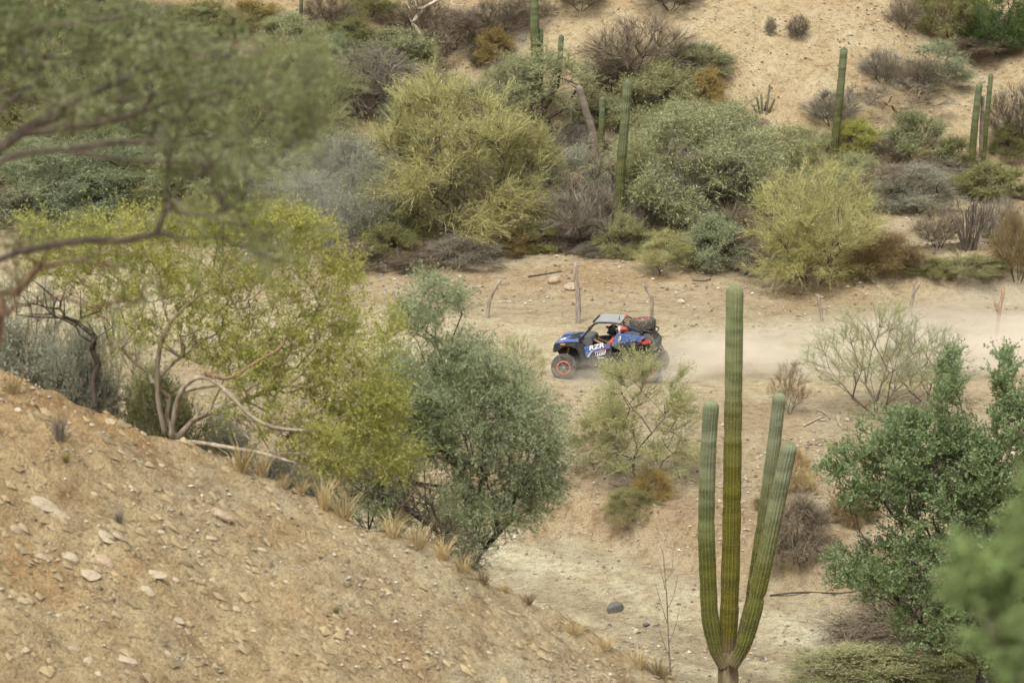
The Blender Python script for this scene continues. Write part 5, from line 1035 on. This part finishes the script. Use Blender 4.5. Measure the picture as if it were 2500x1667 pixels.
    pipe('mirror_arm', [(.80, s_*.62, 1.22), (.80, s_*.74, 1.28)], .012, 'blk', n=4)
    prism('mirror', [(.86, 1.24), (.82, 1.36), (.76, 1.35), (.80, 1.23)], *((.70, .86) if s_ > 0 else (-.86, -.70)), 'blk', bev=.02)
for x, z in ((.42, 1.72), (-.38, 1.74), (-1.04, 1.50)): pipe('cage_crossbar', [(x, -.58, z), (x, .58, z)], .026, 'blk')
prism('roof_panel', [(.40, 1.775), (.30, 1.80), (-.12, 1.81), (-.40, 1.785), (-.40, 1.765), (.38, 1.755)], -.60, .60, 'roofg', bev=.008)
prism('light_bar', [(.50, 1.735), (.46, 1.80), (.41, 1.80), (.42, 1.735)], -.46, .46, 'blk', bev=.01)
# cockpit
prism('dashboard', [(.85, 1.05), (.78, 1.26), (.52, 1.24), (.46, 1.10), (.56, .90)], -.56, .56, 'dgrey', bev=.02)
for y in (.32, -.32):
    st_ = empty('seat', (-.12, y, .52)); st_.parent = CAR
    prism('seat_base', [(.30, .0), (.30, .20), (-.12, .16), (-.16, .0)], -.22, .22, 'blk', st_, .03); prism('seat_back', [(-.08, .12), (-.32, .85), (-.42, .84), (-.24, .05)], -.22, .22, 'blk', st_, .03)
prism('bulkhead', [(-.40, .55), (-.42, 1.40), (-.52, 1.40), (-.52, .55)], -.56, .56, 'blk', bev=.01)
sw = lathe('steering_wheel', [(.135, -.012), (.15, -.02), (.165, -.012), (.165, .012), (.15, .02), (.135, .012), (.135, -.012)], 'blk', CAR, 24); sw.location = (.36, .32, 1.17); sw.rotation_euler = (0, 0, math.pi/2); sw.rotation_euler = Matrix.Rotation(math.radians(-25), 3, 'Y').to_euler(); sw.rotation_mode = 'QUATERNION'; sw.rotation_quaternion = Vector((-.9, 0, .42)).to_track_quat('Y', 'Z')
pipe('steering_column', [(.36, .32, 1.17), (.62, .32, 1.06)], .02, 'blk', n=4)
for k in range(3):
    a = k*2.094; q = sw.rotation_quaternion; pipe('wheel_spoke', [Vector((.36, .32, 1.17)), Vector((.36, .32, 1.17))+q @ Vector((.14*math.cos(a+.5), 0, .14*math.sin(a+.5)))], .012, 'blk', n=3)
# tail
prism('rear_body', [(-1.02, 1.18), (-1.06, 1.42), (-1.24, 1.46), (-1.50, 1.18), (-1.48, .92), (-1.36, .86), (-1.2, 1.02)], -.50, .50, 'dgrey', bev=.02)
for k in range(4): prism('tail_grille_slat', [(-1.20-.055*k, 1.49-.065*k), (-1.23-.055*k, 1.51-.065*k), (-1.26-.055*k, 1.46-.065*k), (-1.23-.055*k, 1.44-.065*k)], -.34, .34, 'blk', bev=.004)
pipe('exhaust_pipe', [(-1.2, -.25, .85), (-1.45, -.2, .82), (-1.48, .15, .80), (-1.3, .3, .78)], .05, 'steel')
pipe('rear_bumper_tube', [(-1.40, -.45, 1.0), (-1.56, -.40, .86), (-1.58, 0, .80), (-1.56, .40, .86), (-1.40, .45, 1.0)], .022, 'dgrey')
for y in (-.36, -.12, .12, .36): pipe('rack_tube', [(-.42, y, 1.72), (-.75, y, 1.60), (-1.36, y, 1.50)], .016, 'blk')
pipe('rack_hoop', [(-.60, -.48, 1.62), (-1.40, -.46, 1.50), (-1.48, 0, 1.49), (-1.40, .46, 1.50), (-.60, .48, 1.62)], .018, 'blk')
sp_ = wheel('spare_wheel', (-.98, 0, 1.67), 1, (math.radians(90), math.radians(3), 0))
# fire bottle and red pump unit on the cage
ex = empty('fire_extinguisher', (-.45, .60, 1.60)); ex.parent = CAR; ex.rotation_euler = (0, math.radians(4), 0)
lathe('bottle', [(0, -.15), (.05, -.15), (.062, -.12), (.062, .10), (.04, .15), (.02, .17), (0, .17)], 'red', ex, 18).rotation_euler = (0, 0, math.pi/2); lathe('label_band', [(.0635, -.10), (.0635, -.05)], 'wht', ex, 18).rotation_euler = (0, 0, math.pi/2)
limb('valve', [(.15, 0, 0), (.21, 0, .02)], .02, .02, M['steel'], ex, 8, 0, 0, 3).rotation_euler = (0, 0, 0)
for i, (y, z) in enumerate(((-.30, 1.80),)): limb('red_canister', [(-.42, y-.1, z), (-.42, y+.1, z)], .045, .045, M['red'], CAR, 10, 0, 0, 4)
limb('antenna', [(-.30, .30, 1.81), (-.32, .30, 1.95)], .016, .008, M['blk'], CAR, 6, 0, 0, 4); limb('antenna_whip', [(-.32, .30, 1.94), (-.42, .28, 2.25), (-.58, .26, 2.62)], .003, .002, M['blk'], CAR, 4, 0, 0, 8)
def lettering(name, body, size, x, z, rot, mat, parent, y=.759, shear=.25, extr=.002, sx=1.0):
    cu = bpy.data.curves.new(name, 'FONT'); cu.body = body; cu.size = size; cu.shear = shear; cu.extrude = extr; cu.offset = size*.018
    o = bpy.data.objects.new(name, cu); COL.objects.link(o); me = bpy.data.meshes.new_from_object(o); bpy.data.objects.remove(o); me.materials.clear(); me.materials.append(M[mat])
    o = obj_me(name, me, parent); o.location = (x, y, z); o.rotation_euler = (math.pi/2, 0, math.pi); o.scale = (sx, 1, 1)
    o.rotation_euler = (Matrix.Rotation(math.pi, 3, 'Z') @ Matrix.Rotation(math.pi/2, 3, 'X') @ Matrix.Rotation(rot, 3, 'Z')).to_euler(); return o
ld = [c for c in CAR.children if c.name.startswith('door')][0]
lettering('lettering', 'RZR', .19, .53, .93, math.radians(15), 'wht', ld, sx=1.35)
lettering('lettering', 'LOST', .115, .28, .78, math.radians(12), 'wht', ld, y=.748, sx=1.0)
lettering('lettering', 'POLARIS', .055, .28, .69, math.radians(5), 'wht', ld, y=.748, sx=1.0)
for a, b_ in (((.335, .875), (.02, .965)), ((.02, .965), (.04, .84)), ((.04, .84), (.315, .755)), ((.315, .755), (.335, .875))):
    limb('logo_frame', [(a[0], .748, a[1]), (b_[0], .748, b_[1])], .006, .006, M['wht'], ld, 4, 0, 0, 3)
rf = [c for c in CAR.children if c.name.startswith('rear_flank')][0]
lettering('lettering', '2', .14, -.37, 1.30, math.radians(4), 'wht', rf, y=.742); lettering('lettering', '/', .07, -.37, 1.245, 0, 'wht', rf, y=.742)

# ------------------------------------------------------------------ the driver
def person():
    J = {}; V = []; E = []; R = []
    def v(co, r, par=None):
        V.append(co); R.append(r); i = len(V)-1
        if par is not None: E.append((par, i))
        return i
    y = .32
    pel = v((-.20, y, .74), .15); sp = v((-.26, y, .92), .145, pel); ch = v((-.30, y, 1.12), .165, sp); up = v((-.30, y, 1.24), .12, ch); nk = v((-.28, y, 1.33), .06, up); hd = v((-.25, y, 1.43), .085, nk); v((-.24, y, 1.52), .08, hd)
    for s_ in (1, -1):
        hip = v((-.15, y+s_*.10, .72), .10, pel); kn = v((.28, y+s_*.13, .88), .075, hip); an = v((.52, y+s_*.12, .56), .05, kn); v((.64, y+s_*.12, .54), .045, an)
        shd = v((-.29, y+s_*.19, 1.22), .075, up); el = v((-.06, y+s_*.25, 1.05), .05, shd); wr = v((.20, y+s_*.17, 1.15), .036, el); pm = v((.27, y+s_*.145, 1.18), .034, wr)
        for k in range(4):
            a = v((.315, y+s_*(.15-.012*k), 1.215-.022*k), .010, pm); b = v((.355-.002*k, y+s_*(.125-.010*k), 1.225-.024*k), .009, a); v((.345, y+s_*(.10-.008*k), 1.215-.024*k), .008, b)
        th = v((.285, y+s_*.115, 1.205), .011, pm); v((.315, y+s_*.10, 1.215), .009, th)
    me = bpy.data.meshes.new('p'); me.from_pydata(V, E, []); o = bpy.data.objects.new('p', me); COL.objects.link(o)
    md = o.modifiers.new('s', 'SKIN'); sv = me.skin_vertices[0].data
    for i, r in enumerate(R): sv[i].radius = (r, r)
    sv[0].use_root = True; o.modifiers.new('u', 'SUBSURF').levels = 1
    dg = bpy.context.evaluated_depsgraph_get(); out = bpy.data.meshes.new_from_object(o.evaluated_get(dg)); bpy.data.objects.remove(o)
    return out
pe = empty('person', base+fwd*.10, TH); pe.scale = (.94, .94, .94); tag(pe, 'driver in black helmet and dark red shirt gripping the buggy\'s wheel', 'person')
pm_ = person(); pm_.materials.clear()
for k in ('shirt', 'shirtr', 'glove'): pm_.materials.append(M[k])
for p_ in pm_.polygons:
    c = p_.center; p_.use_smooth = True
    p_.material_index = 2 if (c.x > -.13 and c.z > 1.0) else (1 if (c.z > 1.0 and abs(c.y-.32) > .13) else 0)
obj_me('body', pm_, pe)
def ball(name, loc, sc, mat, parent, cut=None):
    bm = bmesh.new(); bmesh.ops.create_uvsphere(bm, u_segments=20, v_segments=14, radius=1)
    if cut: bmesh.ops.delete(bm, geom=[v for v in bm.verts if cut(v.co)], context='VERTS')
    for v in bm.verts: v.co = Vector((v.co.x*sc[0], v.co.y*sc[1], v.co.z*sc[2]))
    o = obj_bm(name, bm, M[mat], parent, True); o.location = loc; return o
hm = ball('helmet', (-.245, .32, 1.50), (.165, .135, .165), 'helmet', pe)
prism('helmet_peak', [(.08, .07), (.24, .10), (.23, .085), (.10, .02)], -.085, .085, 'helmet', hm, .008); prism('chin_guard', [(.08, -.06), (.20, -.05), (.20, -.10), (.10, -.145), (.0, -.14)], -.085, .085, 'helmet', hm, .015)
prism('visor', [(.12, .05), (.157, .02), (.155, -.03), (.12, -.04)], -.09, .09, 'dgrey', hm, .008)

# ------------------------------------------------------------------ dust
def dust_mat(name, dens, col, nscale, lo, hi, soft=(1, 1, 1), low=0.0):
    m = bpy.data.materials.new(name); m.use_nodes = True; n = m.node_tree; n.nodes.remove(n.nodes['Principled BSDF'])
    pv = N(n, 'ShaderNodeVolumePrincipled'); pv.inputs['Color'].default_value = (*col, 1); pv.inputs['Anisotropy'].default_value = .2
    tc = N(n, 'ShaderNodeTexCoord'); no = N(n, 'ShaderNodeTexNoise', Scale=nscale, Detail=3, Roughness=.55); n.links.new(tc.outputs['Object'], no.inputs['Vector'])
    gr = N(n, 'ShaderNodeTexGradient', gradient_type='SPHERICAL'); n.links.new(tc.outputs['Object'], gr.inputs['Vector'])
    mr = N(n, 'ShaderNodeMapRange'); mr.inputs[1].default_value = lo; mr.inputs[2].default_value = hi; n.links.new(no.outputs['Fac'], mr.inputs[0])
    m1 = N(n, 'ShaderNodeMath', operation='MULTIPLY'); n.links.new(mr.outputs[0], m1.inputs[0]); n.links.new(gr.outputs['Fac'], m1.inputs[1])
    m2 = N(n, 'ShaderNodeMath', operation='MULTIPLY'); n.links.new(m1.outputs[0], m2.inputs[0]); m2.inputs[1].default_value = dens
    n.links.new(m2.outputs[0], pv.inputs['Density']); n.links.new(pv.outputs[0], n.nodes['Material Output'].inputs['Volume'])
    return m
def dust(label, c, sc, dens, col, nscale=1.6, lo=.3, hi=.7):
    bm = bmesh.new(); bmesh.ops.create_icosphere(bm, subdivisions=3, radius=1); o = obj_bm('dust_cloud', bm, dust_mat('dust', dens, col, nscale, lo, hi), None, True)
    o.location = c; o.scale = sc; tag(o, label, 'dust', kind='stuff'); return o
DC = (0.95, 0.89, 0.79)
rw = base - fwd*1.5
dust('dust trailing low behind the buggy along the track', (rw.x+8.5, rw.y+0.6, .45), (9.8, 2.6, 1.4), 3.0, DC, 2.6, .42, .66)
dust('pale dust hanging over the track at the right edge', (19.0, 71.5, .9), (9.0, 3.8, 1.5), 1.5, DC, 2.4, .42, .7)
dust('lumpy dust plume thrown up by the buggy\'s rear wheels', (rw.x+1.6, rw.y+.1, .5), (2.2, 1.5, .95), 3.2, DC, 2.2, .4, .66)
dust('dust puff at the buggy\'s wheels', (base.x+.4, base.y-.9, .2), (2.8, 1.3, .7), 2.6, DC, 2.4, .4, .66)
dust('grey dust veil in front of the trees left of the wispy tree', (-6.9, 85.5, 2.4), (3.6, 2.2, 3.4), .2, (.92, .91, .88))
S.cycles.volume_step_rate = 2.0; S.cycles.volume_max_steps = 64
